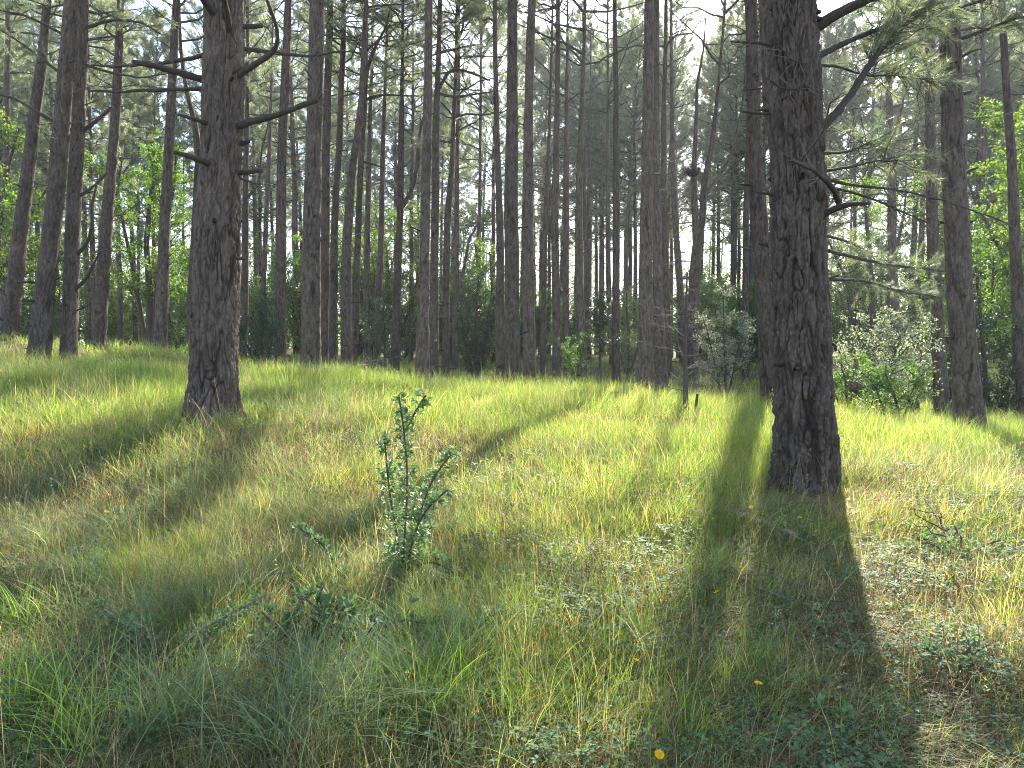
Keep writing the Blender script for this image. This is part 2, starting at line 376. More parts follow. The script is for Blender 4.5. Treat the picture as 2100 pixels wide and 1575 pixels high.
# ------------------------------------------------------------------ one pine added for its shade, and the pines of the photograph
# (label, depth in metres, trunk as (pixel x, pixel y, pixel width) from the base up, options)
# options: zb crown base above ground, top height, dead = number of dead side branches, tone
PINES = [
 ("leaning pine at the far edge beside bright oak leaves, tilted strongly right", 20.4, [(18,685,32),(30,590,29),(42,470,27),(58,350,24),(72,230,21),(88,110,18),(97,0,14)], dict(zb=8.5, dead=26)),
 ("stout leaning pine just behind the red-barked slim pine, with a swept base", 16.7, [(79,742,43),(92,600,36),(106,470,32),(114,400,32),(128,233,29),(135,143,27),(142,50,25),(145,0,23)], dict(zb=9, dead=26)),
 ("slim reddish pine with long upswept dead branches, in front of the leaning stout pine", 17.3, [(139,767,34),(144,640,29),(150,450,27),(154,360,26),(160,267,24),(163,183,23),(167,100,22),(170,0,20)], dict(zb=8, dead=34)),
 ("pine with a broken whorl high up, first to the right of the reddish slim pine", 24.0, [(203,702,26),(211,560,25),(219,450,23),(223,400,20),(232,300,18),(237,233,18),(242,133,15),(247,20,13)], dict(zb=8.5, dead=28)),
 ("slim pine with a sunlit foot standing before the round leafy oak", 19.6, [(327,759,28),(331,650,24),(338,450,20),(345,333,18),(350,233,17),(355,133,16),(362,0,14)], dict(zb=11, dead=10)),
 ("dark pine mostly hidden behind the thick scarred pine, its top bent left", 24.0, [(390,738,24),(396,600,21),(403,450,18),(408,330,15),(400,255,11),(386,200,8),(376,150,7),(370,90,6),(367,10,5)], dict(zb=10.5, dead=14, top=13)),
 ("thick grey pine on the left with long broken dead branches", 7.5, [(435,850,99),(437,790,93),(438,750,91),(441,650,89),(444,550,88),(446,450,85),(453,333,78),(457,200,77),(460,100,74),(462,0,72)], dict(zb=11.5, dead=4, big=1)),
 ("straight slim pine with a sky-lit edge, between the scarred pine and the stout pine", 21.0, [(574,750,26),(575,600,22),(576,450,20),(578,300,18),(586,150,17),(591,0,13)], dict(zb=10.5, dead=14)),
 ("stout straight pine with a broad dark trunk, left one of a tight pair", 17.2, [(637,760,42),(638,650,37),(640,450,35),(643,300,31),(648,150,30),(650,0,28)], dict(zb=10.5, dead=14)),
 ("narrow dark pine tucked against the right side of the stout straight pine", 26.0, [(664,748,20),(666,600,18),(668,450,17),(669,300,16),(673,133,14),(678,0,12)], dict(zb=11.5, dead=14)),
 ("grey pine with a knotty stem, next right of the tight pair", 27.0, [(681,742,16),(684,600,16),(687,450,15),(691,360,13),(697,280,12),(701,150,11)], dict(zb=10, dead=16)),
 ("reddish pine bristling with short snags at its foot, beside the twig heap", 22.0, [(711,762,25),(711,700,23),(709,600,22),(711,500,19),(722,350,15),(733,280,13),(741,200,11),(748,60,9)], dict(zb=11, dead=30)),
 ("forked pine behind the snag-covered one, its right arm climbing to the top", 27.0, [(726,757,15),(731,600,14),(733,500,13),(740,330,12),(747,200,12),(750,100,10),(752,0,8)], dict(zb=10.5, dead=16, fork=[(749,170,8),(758,125,7),(775,85,6),(790,60,4)])),
 ("thin pine against the pale sky gap, left of three in front of yellow-green leaves", 33.0, [(753,728,13),(752,600,12),(753,450,12),(757,333,10),(759,240,8),(762,150,6)], dict(zb=11, dead=22)),
 ("thin dark pine in the middle of the sky gap with many side twigs", 30.0, [(772,738,15),(777,600,13),(782,450,11),(785,333,10),(788,240,8),(791,150,6)], dict(zb=11.2, dead=24)),
 ("pine forking at mid height, its right arm bent like an elbow", 27.0, [(809,752,19),(814,620,16),(820,450,13),(821,380,13),(822,300,12),(823,250,11),(825,150,7)], dict(zb=9.8, dead=18, fork=[(821,428,10),(836,408,9),(849,375,8),(856,335,8),(859,280,6)])),
 ("very thin far pine right of the elbow-forked pine", 36.0, [(843,740,9),(844,600,9),(844,450,8),(845,380,7),(846,280,6)], dict(zb=10, dead=20)),
 ("tall straight pale-grey pine left of a pair, spotted with dark knots", 20.0, [(865,782,31),(867,690,26),(870,560,20),(872,450,20),(875,300,18),(877,200,17),(879,67,15),(880,0,15)], dict(zb=12.5, dead=6)),
 ("knobbly dark pine close to the right of the pale knotted pine", 24.0, [(890,776,21),(891,650,17),(892,450,16),(894,300,16),(896,220,13),(899,120,10),(902,0,9)], dict(zb=11, dead=24)),
 ("straight grey pine whose stem ends in needles at mid height, right of the knobbly pine", 25.5, [(913,777,17),(915,620,15),(918,450,14),(922,400,12),(927,340,10),(930,250,8)], dict(zb=7.9, dead=10)),
 ("dim pine with crooked arms beside the dark holly", 31.0, [(933,757,14),(935,600,12),(937,450,11),(938,333,9),(940,230,7)], dict(zb=9, dead=22, fork=[(938,600,7),(950,560,7),(962,490,5),(975,470,4)])),
 ("dim thin pine rising from behind the dark holly", 34.0, [(978,745,10),(981,620,9),(983,450,8),(984,380,7),(985,280,6)], dict(zb=9, dead=22)),
 ("dark pine leaning against the left of the twin thick pines", 23.0, [(1027,788,22),(1026,650,19),(1025,467,15),(1021,333,12),(1018,200,10),(1015,67,9),(1015,0,8)], dict(zb=11, dead=18)),
 ("thick smooth grey pine nearest the crest in the middle, with a warm lit edge", 18.2, [(1052,802,35),(1051,700,31),(1050,560,29),(1048,433,29),(1050,267,24),(1051,100,21),(1051,0,20)], dict(zb=12.5, dead=4)),
 ("thick pine with bark mottled pale, right one of the two thick middle pines", 21.0, [(1086,793,28),(1085,680,25),(1083,560,23),(1082,450,22),(1083,333,20),(1085,200,18),(1088,67,17),(1091,0,16)], dict(zb=12.5, dead=8)),
 ("thin pine leaning slightly right with its base in shade, next to the mottled pine", 31.0, [(1114,768,14),(1115,620,12),(1118,480,10),(1120,400,9),(1125,310,8),(1128,200,6)], dict(zb=10.5, dead=18)),
 ("reddish pine with a straight dark stem, third to the right of the mottled pine", 24.0, [(1143,790,19),(1141,650,17),(1138,450,16),(1141,333,13),(1143,167,10),(1144,0,8)], dict(zb=12, dead=24)),
 ("grey thin pine with its foot among leafy sprigs", 31.0, [(1162,778,14),(1161,620,13),(1161,450,12),(1162,300,10),(1163,200,8)], dict(zb=11, dead=18)),
 ("pale grey pine bending at its foot beside a dark leaning stem", 24.0, [(1196,788,22),(1193,700,19),(1188,560,16),(1187,450,15),(1188,380,14),(1190,300,12),(1193,220,10),(1196,130,7)], dict(zb=9.5, dead=14)),
 ("far thin pine, middle of a close trio behind the pale grey pine", 42.0, [(1208,700,11),(1207,560,10),(1207,450,9),(1208,380,7),(1210,250,5)], dict(zb=12, dead=14)),
 ("far thin pine, left stem of the close trio", 44.0, [(1203,700,10),(1201,560,8),(1199,450,7),(1198,380,6),(1197,260,5)], dict(zb=12, dead=12)),
 ("far pine with a grey stem just left of the slender clean pine", 33.0, [(1255,745,13),(1249,600,11),(1246,450,10),(1246,380,8),(1246,260,6)], dict(zb=10, dead=18)),
 ("slender clean pine standing alone on the crest, ringed with dark knots", 24.0, [(1264,798,19),(1263,650,16),(1263,450,14),(1264,333,12),(1263,167,10),(1261,0,8)], dict(zb=13, dead=10)),
 ("thick dark pine on the sunny crest, left one of three in a row", 18.8, [(1324,812,34),(1324,700,30),(1324,560,27),(1326,433,25),(1327,333,23),(1330,133,20),(1331,0,18)], dict(zb=12.5, dead=6)),
 ("dark pine half hidden by the thick crest pine, middle of three in a row", 20.7, [(1357,800,27),(1352,680,23),(1348,560,20),(1347,433,18),(1345,267,14),(1346,0,12)], dict(zb=12, dead=10)),
 ("twiggy pine with thin stubs to its right, right one of three in a row", 26.0, [(1372,795,18),(1368,680,16),(1364,560,14),(1362,433,13),(1361,300,11),(1363,150,8),(1366,0,7)], dict(zb=11.5, dead=30)),
 ("dim leaning pine behind the dead sapling", 31.0, [(1401,742,16),(1396,620,14),(1388,500,13),(1383,430,12),(1380,330,10),(1378,200,8)], dict(zb=10, dead=18)),
 ("wide forking pine with curved arms carrying a dark nest", 24.0, [(1419,755,27),(1421,650,24),(1425,560,22),(1430,500,20),(1442,440,13),(1443,380,12),(1458,310,10),(1468,230,8),(1475,150,5)], dict(zb=8.8, dead=16, fork=[(1428,500,14),(1425,430,13),(1423,350,11),(1427,260,8),(1430,170,6)], fork2=[(1444,400,9),(1470,365,8),(1492,335,7),(1506,305,6),(1512,270,5)])),
 ("slim silvery dead-looking pine left of the tall brown pine", 29.0, [(1529,778,15),(1529,620,13),(1530,450,12),(1533,333,9),(1535,220,7)], dict(zb=10, dead=30)),
 ("tall brown pine leaning left behind the dark-barked pine", 15.8, [(1580,830,36),(1574,740,34),(1566,600,33),(1557,450,32),(1552,400,30),(1548,300,28),(1545,200,26),(1540,0,22)], dict(zb=11.5, dead=14)),
 ("thick dark-barked pine in front with furrowed bark and a hooked stub", 6.2, [(1655,985,120),(1652,930,117),(1648,850,116),(1645,750,110),(1641,650,106),(1639,550,103),(1637,450,102),(1634,333,99),(1630,200,95),(1628,100,92),(1625,0,88)], dict(zb=9.5, dead=3, big=1)),
 ("grey pine showing only along the edge of the furrowed pine", 14.0, [(1640,850,40),(1630,650,38),(1612,450,36),(1601,333,36),(1583,200,36),(1574,0,33)], dict(zb=10.5, dead=8)),
 ("far bluish-grey pine rising from pale bushes on the right", 28.0, [(1836,735,21),(1833,620,19),(1830,500,17),(1829,400,16),(1827,300,14),(1823,183,12),(1821,80,10)], dict(zb=7.5, dead=12)),
 ("brown pine, slimmer of the two on the right slope", 16.0, [(1933,855,30),(1926,740,26),(1918,600,24),(1912,450,22),(1909,333,19),(1907,200,17),(1907,60,16)], dict(zb=8.5, dead=14, spread=3.8, dens=1.2, top=23)),
 ("thick pine with swollen foot on the right slope casting a long shadow", 10.7, [(1990,890,61),(1985,830,54),(1978,740,48),(1968,600,47),(1962,450,45),(1957,380,42),(1953,233,39),(1949,100,37),(1946,0,35)], dict(zb=9.5, dead=10)),
 ("rough pine cut by the picture's far edge beside yellow-green leaves", 17.0, [(2099,875,24),(2090,700,22),(2080,450,20),(2075,333,17),(2063,167,14),(2054,0,12)], dict(zb=9.5, dead=14)),
 ("dim pine at the very edge among oak leaves, behind the far-left leaning pine", 27.0, [(8,700,18),(11,560,16),(12,400,14),(14,250,12),(16,100,9)], dict(zb=10, dead=18)),
 ("pale thin pine glimpsed right beside the scarred pine's edge", 30.0, [(500,735,17),(502,600,15),(504,450,13),(505,330,11),(507,200,8)], dict(zb=10, dead=22, fork=[(507,405,6),(525,385,6),(533,365,5),(536,310,4)])),
 ("thin pine leaning right in front of the left sky gap", 38.0, [(535,725,11),(541,560,10),(547,430,9),(551,330,8),(556,200,5)], dict(zb=11, dead=20)),
 ("added shade-casting pine, almost hidden behind the tall brown leaning pine, only its crown showing", 22.0, [(1584,815,22),(1572,600,20),(1562,450,19),(1552,300,17),(1546,150,15),(1541,0,13)], dict(zb=10.5, dead=6, spread=4.4, dens=1.3, top=25)),  # added pine, its tall wide crown shades the right foreground grass
 ("far pine right of the furrowed pine among green leaves", 33.0, [(2030,735,16),(2028,560,14),(2022,400,13),(2018,250,10),(2015,120,7)], dict(zb=8, dead=14)),
]

# ------------------------------------------------------------------ ground height
ctrl = []
for (_, dep, poly, _o) in PINES:
    if dep < 40: ctrl.append(at(poly[0][0], poly[0][1], dep) - np.array([0, 0, 0.16 if dep > 12 else 0.06]))
for x in (-5, -2.5, 0, 2.5, 5):
    for y in (-3, 0, 2):
        ctrl.append(np.array([x, y, 0.02 * (-x)]))
ctrl += [np.array(c, float) for c in [(0, 4.2, .12), (2.2, 4.2, .15), (-2.6, 4.2, .3), (0, 6.5, .33), (-1.2, 9, .62), (1.0, 9.5, .52), (1.6, 12.5, .62), (0, 13, .62), (-3.5, 10, 1.0), (3.4, 9, .4), (-6.5, 11, 1.15), (2.6, 15.5, .62),
         (1.2, 15.5, .66), (6.5, 20, .0), (8, 14, .0), (8, 24, .1), (-9, 17, 1.55), (5, 17, .3), (-4, 14, 1.0)]]
for x in (-60, -30, 0, 30, 60):
    for y in (50, 75, 110):
        ctrl.append(np.array([x, y, 1.0 + 0.012 * (y - 40)]))
CTRL = np.array(ctrl)

def gz(x, y):
    x = np.asarray(x, float); y = np.asarray(y, float)
    sh = np.broadcast(x, y).shape
    x = np.broadcast_to(x, sh).ravel(); y = np.broadcast_to(y, sh).ravel()
    out = np.empty(len(x))
    for a in range(0, len(x), 20000):
        xx, yy = x[a:a + 20000, None], y[a:a + 20000, None]
        d2 = (xx - CTRL[:, 0]) ** 2 + (yy - CTRL[:, 1]) ** 2
        w = 1.0 / (d2 + 0.8) ** 1.6
        out[a:a + 20000] = (w * CTRL[:, 2]).sum(1) / w.sum(1)
    amp = 0.10 * sstep(4, 9, y) * sstep(60, 25, y)
    out += amp * (noise(x * 0.55, y * 0.55, seed=5) + 0.6 * noise(x * 1.2, y * 1.2, seed=6)) + 0.025 * noise(x * 2.6, y * 2.6, seed=8)
    return out.reshape(sh)

def graded(a, b, c, h, g):
    """coordinates from a to b, step h near c growing by the factor g"""
    up = [c]; s = h
    while up[-1] < b: up.append(up[-1] + s); s *= g
    dn = [c]; s = h
    while dn[-1] > a: dn.append(dn[-1] - s); s *= g
    return np.array(sorted(set(dn[1:] + up)))
gx = graded(-420, 420, 0, 0.14, 1.03); gy = graded(-60, 600, 6, 0.12, 1.022)
GX, GY = np.meshgrid(gx, gy, indexing='ij')
GZ = gz(GX, GY)
idx = np.arange(GX.size).reshape(GX.shape)
Q = np.stack([idx[:-1, :-1], idx[1:, :-1], idx[1:, 1:], idx[:-1, 1:]], -1).reshape(-1, 4)
tag(obj('ground', mesh_np('ground', np.stack([GX, GY, GZ], -1), [Q], [M_GROUND])), kind='structure')

# where sunlight reaches the grass in the photograph: 14 columns of 150 px, rows from y=740 down, step 75.
# Crowns keep their gaps where the light of these places has to come through.
LIT = ["34568999999988",
       "44457899999999",
       "76567888899999",
       "62565635799899",
       "21221626998899",
       "11111638985589",
       "11111636854267",
       "11112344322223",
       "21223443211122",
       "42223443222222",
       "52223443222222"]
LITM = np.array([[int(c) for c in r] for r in LIT], float) / 9.0
def lit_at(G):
    px, py, zf = to_px(G)
    fx = np.clip(px / 150 - 0.5, 0, 12.999); fy = np.clip((py - 740) / 75 - 0.5, 0, 9.999)
    ix, iy = fx.astype(int), fy.astype(int); a, b = fx - ix, fy - iy
    v = (LITM[iy, ix] * (1 - a) + LITM[iy, ix + 1] * a) * (1 - b) + (LITM[iy + 1, ix] * (1 - a) + LITM[iy + 1, ix + 1] * a) * b
    inside = (zf > 1) & (px > -300) & (px < 2400) & (py > 720) & (py < 1750) & (zf < 30)
    return np.where(inside, v, 0.45)
def sun_spot(P):
    """where the shadow of P lands"""
    t = (P[:, 2] - 0.6) / SUN_DIR[2]
    G = P - SUN_DIR * t[:, None]
    G[:, 2] = 0.7
    return G
GLADES = [(at(px, py, d), rad) for px, py, d, rad in [(800,600,36,3.0),(985,610,33,2.4),(310,420,27,3.0),(20,480,24,2.4),(1790,480,30,3.2),(2080,380,22,2.6),
          (1795,700,15,1.3),(1820,800,12.5,0.8),(1485,690,20,1.2),(1290,650,30,1.8),(1860,560,14.5,1.4),(600,640,34,2.0),(880,650,40,2.5),(150,600,34,2.2)]]
def in_glade(P, grow=0.0):
    """True where P stands between the sun and one of the sunlit bushes or trees"""
    hit = np.zeros(len(P), bool)
    for c, rad in GLADES:
        v = P - c; t = v @ SUN_DIR
        hit |= (t > 0.5) & (np.linalg.norm(v - t[:, None] * SUN_DIR, axis=1) < rad + grow)
    return hit
def keeps(P, r):
    """False for tufts standing in the way of a sunlit place"""
    G = sun_spot(P)
    v = lit_at(G)
    thr = 0.5 + 0.30 * noise(G[:, 0] * 0.9, G[:, 1] * 0.9, seed=77)
    return ~((v > thr) & (r.random(len(P)) < 0.97)) & ~(in_glade(P) & (r.random(len(P)) < 0.85))

# ------------------------------------------------------------------ pine builder
def bark(theta, z, R, seed, amp):
    """furrowed flaky pine bark: long wandering fissures, short flakes of uneven height"""
    cx, cyy = np.cos(theta) * R, np.sin(theta) * R
    wx = noise(cx * 7, cyy * 7, z * 2.6, seed + 1); wz = noise(cx * 14, cyy * 14, z * 6, seed + 2)
    n1 = noise(cx * 17 + 0.9 * wx, cyy * 17 + 0.9 * wz, z * 2.3 + 0.8 * wx, seed + 5)
    n2 = noise(cx * 34 + 0.7 * wz, cyy * 34 - 0.7 * wx, z * 6.5 + 0.7 * wz, seed + 6)
    dep = 0.5 + 0.5 * noise(cx * 4, cyy * 4, z * 2.0, seed + 7)
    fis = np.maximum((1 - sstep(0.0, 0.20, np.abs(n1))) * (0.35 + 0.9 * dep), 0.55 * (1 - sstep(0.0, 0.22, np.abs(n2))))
    nu = max(8, int(round(2 * math.pi * R / 0.026)))
    u = theta / (2 * math.pi) * nu
    f, cid = worley(u + 0.8 * wx + 0.5 * wz, z / 0.075 + 0.8 * wz + 0.5 * np.sin(u * 1.7), nu, seed)
    flake = cid * sstep(0.0, 0.16, f)
    fine = noise(cx * 75, cyy * 75, z * 38, seed + 3)
    big = noise(cx * 5, cyy * 5, z * 1.6, seed + 4)
    disp = amp * (-1.1 * fis + 0.75 * flake + 0.28 * fine + 0.6 * big - 0.1)
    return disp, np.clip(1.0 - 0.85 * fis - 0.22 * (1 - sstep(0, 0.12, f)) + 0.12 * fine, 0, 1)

def trunk_path(poly, dep, H, zg, n_extra=8):
    """pixel polyline -> world points with radii, extended to height H above ground"""
    pts = [at(px, py, dep) for px, py, w in poly]
    rad = [w / F * dep / 2 for px, py, w in poly]
    z0 = min(pts[0][2], zg) - 0.35
    P = np.array([[pts[0][0], dep, z0]] + pts); R = np.array([rad[0] * 1.12] + rad)
    zt = zg + H
    if P[-1, 2] < zt - 0.5:
        k = max(1, len(P) - 3)
        sl = (P[-1] - P[k]) / max(P[-1, 2] - P[k, 2], 0.1)
        zz = np.linspace(P[-1, 2], zt, n_extra)[1:]
        f = (zz - P[-1, 2])
        ext = np.stack([P[-1, 0] + sl[0] * f * np.exp(-f / 8), np.full(len(zz), dep), zz], -1)
        rr = R[-1] + (0.02 - R[-1]) * ((zz - P[-1, 2]) / (zt - P[-1, 2])) ** 1.2
        P = np.concatenate([P, ext]); R = np.concatenate([R, np.maximum(rr, 0.015)])
    return P, R

def resample(P, R, step, jitter, r, wob=0.0):
    L = np.concatenate([[0], np.cumsum(np.linalg.norm(np.diff(P, axis=0), axis=1))])
    n = max(4, int(L[-1] / step))
    s = np.linspace(0, L[-1], n)
    k = max(1, int(0.35 / step))
    ker = np.hanning(2 * k + 3)[1:-1]; ker /= ker.sum()
    def sm(a):
        v = np.interp(s, L, a); pad = np.pad(v, (k, k), mode='reflect', reflect_type='odd') if len(v) > k + 1 else v
        return np.convolve(pad, ker, 'valid') if len(v) > k + 1 else v
    Q = np.stack([sm(P[:, i]) for i in range(3)], -1)
    Rr = sm(R)
    if wob:
        Q[:, 0] += wob * noise(Q[:, 2] * 0.7, Q[:, 2] * 0, seed=int(r.integers(9999)))
        Q[:, 1] += 2 * wob * noise(Q[:, 2] * 0.5, Q[:, 2] * 0, seed=int(r.integers(9999)))
    return Q, np.maximum(Rr, 0.006)

def shaft(sp, P, R, sides, seed, amp, slot=0, flare=None):
    """a bark-covered stem along P"""
    n = len(P)
    th = np.arange(sides) * 2 * np.pi / sides
    T = norm(np.gradient(P, axis=0))
    u = norm(np.cross(T, np.array([0.05, 1.0, 0.02]))); v = np.cross(T, u)
    TH, Z = np.meshgrid(th, P[:, 2])
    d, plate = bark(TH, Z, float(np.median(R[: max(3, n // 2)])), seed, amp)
    fade = np.clip(R / 0.10, 0.15, 1)[:, None]
    rr = R[:, None] + d * fade
    if flare is not None:      # swollen root buttresses
        lobe = np.maximum(0, noise(np.cos(TH) * 1.9, np.sin(TH) * 1.9, Z * 0.2, seed + 40) + 0.45)
        rr = rr + flare[:, None] * lobe
    V = P[:, None, :] + rr[..., None] * (np.cos(TH)[..., None] * u[:, None, :] + np.sin(TH)[..., None] * v[:, None, :])
    i, k = np.meshgrid(np.arange(n - 1), np.arange(sides), indexing='ij'); k2 = (k + 1) % sides
    Q = np.stack([i * sides + k, i * sides + k2, (i + 1) * sides + k2, (i + 1) * sides + k], -1).reshape(-1, 4)
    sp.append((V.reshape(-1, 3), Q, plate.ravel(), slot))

def trunk_mesh(parts, origin):
    V, Fs, I, A, n = [], [], [], [], 0
    for v, q, p, s in parts:
        V.append(v); Fs.append(q + n); I.append(s); A.append(p); n += len(v)
    V = np.concatenate(V) - origin
    A = np.concatenate(A)
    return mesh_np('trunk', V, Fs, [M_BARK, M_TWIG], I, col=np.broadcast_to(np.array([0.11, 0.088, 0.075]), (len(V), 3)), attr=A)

NEEDLE_COLS = np.array([[0.130, 0.160, 0.092], [0.155, 0.178, 0.105], [0.105, 0.142, 0.095], [0.175, 0.185, 0.110]])

def crown_soup(r, axis, zb, zt, spread, dens, shade=True, n_need=20, nw=0.013, nl=0.13, dead_z=None):
    """branches with twigs and needle tufts; axis(z) -> xy of the stem"""
    sp = Soup()
    nb = int((zt - zb) * 8.0 * dens)
    t = np.sort(r.random(nb) ** 0.85)
    zz = zb + t * (zt - zb)
    L = spread * (1 - t) ** 0.55 * (0.55 + 0.45 * sstep(0, 0.2, t)) * r.uniform(0.55, 1.15, nb) + 0.35
    az = np.arange(nb) * 2.39996 + r.uniform(-.5, .5, nb)
    el = np.radians(r.uniform(-8, 24, nb) + 34 * t)
    d = np.stack([np.cos(az) * np.cos(el), np.sin(az) * np.cos(el), np.sin(el)], -1)
    s = np.linspace(0, 1, 6)
    B = axis(zz)
    sag = r.uniform(-0.05, 0.25, nb)
    P = B[:, None, :] + d[:, None, :] * (L[:, None] * s)[..., None]
    P[..., 2] += (L * sag)[:, None] * s ** 2
    P[:, 1:, :] += r.normal(0, 0.045, (nb, 5, 3)) * (L[:, None, None] * 0.6)
    if shade:
        kb = keeps(P[:, 5].copy(), r) | keeps(P[:, 3].copy(), r) | (r.random(nb) < 0.2)
        P, L, d, t = P[kb], L[kb], d[kb], t[kb]; nb = len(L)
        if nb == 0: return sp
    R = (0.012 + 0.010 * L)[:, None] * (1 - 0.85 * s)
    V, Qd = tubes(P, R, 4)
    sp.add(V, Qd, 1, (0.085, 0.068, 0.058))
    # twigs
    kt = 11
    st = r.uniform(0.28, 1.0, (nb, kt)); ii = np.repeat(np.arange(nb), kt); st = st.ravel()
    f = st * 5; i0 = np.minimum(f.astype(int), 4); a = (f - i0)[:, None]
    start = P[ii, i0] * (1 - a) + P[ii, i0 + 1] * a
    td = norm(d[ii] + r.normal(0, 0.55, (len(ii), 3)) + np.array([0, 0, 0.25]))
    tl = (0.22 + L[ii] * 0.26 * r.uniform(0.4, 1.2, len(ii)) * (1.25 - st))
    s3 = np.array([0, 0.5, 1.0])
    TP = start[:, None, :] + td[:, None, :] * (tl[:, None] * s3)[..., None]
    TP[:, 2, 2] += tl * 0.12
    if shade:
        kt_ = keeps(TP[:, 2].copy(), r) | (r.random(len(TP)) < 0.12)
        TP, td, tl, ii = TP[kt_], td[kt_], tl[kt_], ii[kt_]
    V, Qd = tubes(TP, np.broadcast_to(np.array([0.007, 0.005, 0.003]), (len(ii), 3)), 3)
    sp.add(V, Qd, 1, (0.085, 0.068, 0.055))
    # tufts
    pos = np.concatenate([TP[:, 1] * 0.6 + TP[:, 2] * 0.4, TP[:, 2], TP[:, 1], P[:, 5]])
    td2 = np.concatenate([td, td, td, d])
    if shade:
        k = keeps(pos, r)
        pos, td2 = pos[k], td2[k]
    if len(pos):
        tone = NEEDLE_COLS[r.integers(0, 4, len(pos))] * r.uniform(0.8, 1.25, (len(pos), 1))
        brown = r.random(len(pos)) < 0.012
        tone[brown] = (0.22, 0.12, 0.045)
        m = len(pos) * n_need
        c = np.repeat(pos, n_need, 0) + r.normal(0, 0.035, (m, 3))
        dd = np.repeat(td2, n_need, 0) * 0.75 + r.normal(0, 0.6, (m, 3)) + np.array([0, 0, 0.1])
        V, T = needles(c, dd, r.uniform(0.7, 1.25, m) * nl, nw, r)
        sp.add(V, T, 0, np.repeat(np.repeat(tone, n_need, 0), 3, 0))
    return sp

def stem_axis(Q):
    def ax(z):
        return np.stack([np.interp(z, Q[:, 2], Q[:, 0]), np.interp(z, Q[:, 2], Q[:, 1]), z], -1)
    return ax

def dead_branches(r, Q, R, z0, z1, n, lmin, lmax):
    """bare side branches of a stem, as one vertex block"""
    z = z0 + (z1 - z0) * r.random(n) ** 0.8
    B = np.stack([np.interp(z, Q[:, 2], Q[:, i]) for i in range(3)], -1)
    az = r.uniform(0, 2 * np.pi, n)
    up = r.uniform(-0.25, 0.45, n)
    d = norm(np.stack([np.cos(az), np.sin(az), up], -1))
    L = lmin + (lmax - lmin) * r.random(n) ** 2.0
    s = np.linspace(0, 1, 6)
    P = B[:, None] + d[:, None] * (L[:, None] * s)[..., None]
    P[..., 2] += (L * r.uniform(-0.15, 0.35, n))[:, None] * s ** 2
    P[:, 1:] += r.normal(0, 0.03, (n, 5, 3)) * L[:, None, None]
    rr = (0.006 + 0.008 * np.minimum(L, 2))[:, None] * (1 - 0.8 * s)
    V, Qd = tubes(P, rr, 4)
    # twiglets
    k = 4
    ii = np.repeat(np.arange(n), k); st = r.uniform(0.3, 0.95, n * k); f = st * 5; i0 = np.minimum(f.astype(int), 4); a = (f - i0)[:, None]
    st0 = P[ii, i0] * (1 - a) + P[ii, i0 + 1] * a
    td = norm(d[ii] + r.normal(0, 0.7, (n * k, 3)))
    tl = L[ii] * r.uniform(0.1, 0.35, n * k)
    TP = st0[:, None] + td[:, None] * (tl[:, None] * np.array([0, 0.5, 1]))[..., None]
    V2, Q2 = tubes(TP, np.broadcast_to(np.array([0.005, 0.004, 0.002]), (n * k, 3)), 3)
    return np.concatenate([V, V2]), [Qd, Q2 + len(V)]

def stubs(r, Q, R, z0, z1, gap):
    """whorls of short broken pegs and dark knots"""
    zs = np.arange(z0, z1, gap) + r.normal(0, gap * 0.12, len(np.arange(z0, z1, gap)))
    z = np.repeat(zs, 5) + r.normal(0, 0.03, len(zs) * 5)
    keep = r.random(len(z)) < 0.75
    z = z[keep]
    if not len(z): return np.zeros((0, 3)), np.zeros((0, 4), int)
    B = np.stack([np.interp(z, Q[:, 2], Q[:, i]) for i in range(3)], -1)
    rad = np.interp(z, Q[:, 2], R)
    az = r.uniform(0, 2 * np.pi, len(z))
    d = norm(np.stack([np.cos(az), np.sin(az), r.uniform(-0.1, 0.5, len(z))], -1))
    L = rad + r.uniform(0.012, 0.05, len(z)) + (r.random(len(z)) < 0.15) * r.uniform(0.05, 0.35, len(z))
    s = np.array([0.3, 0.8, 1.0])
    P = B[:, None] + d[:, None] * (L[:, None] * s)[..., None]
    k = r.uniform(0.010, 0.022, len(z)) * np.clip(rad / 0.15, 0.5, 1.4)
    return tubes(P, k[:, None] * np.array([1.3, 1.0, 0.55]), 6)

BRANCHES = {}     # filled below for trees whose branches the photograph shows one by one
TREE_POS = []
PINE_ROOTS = {}

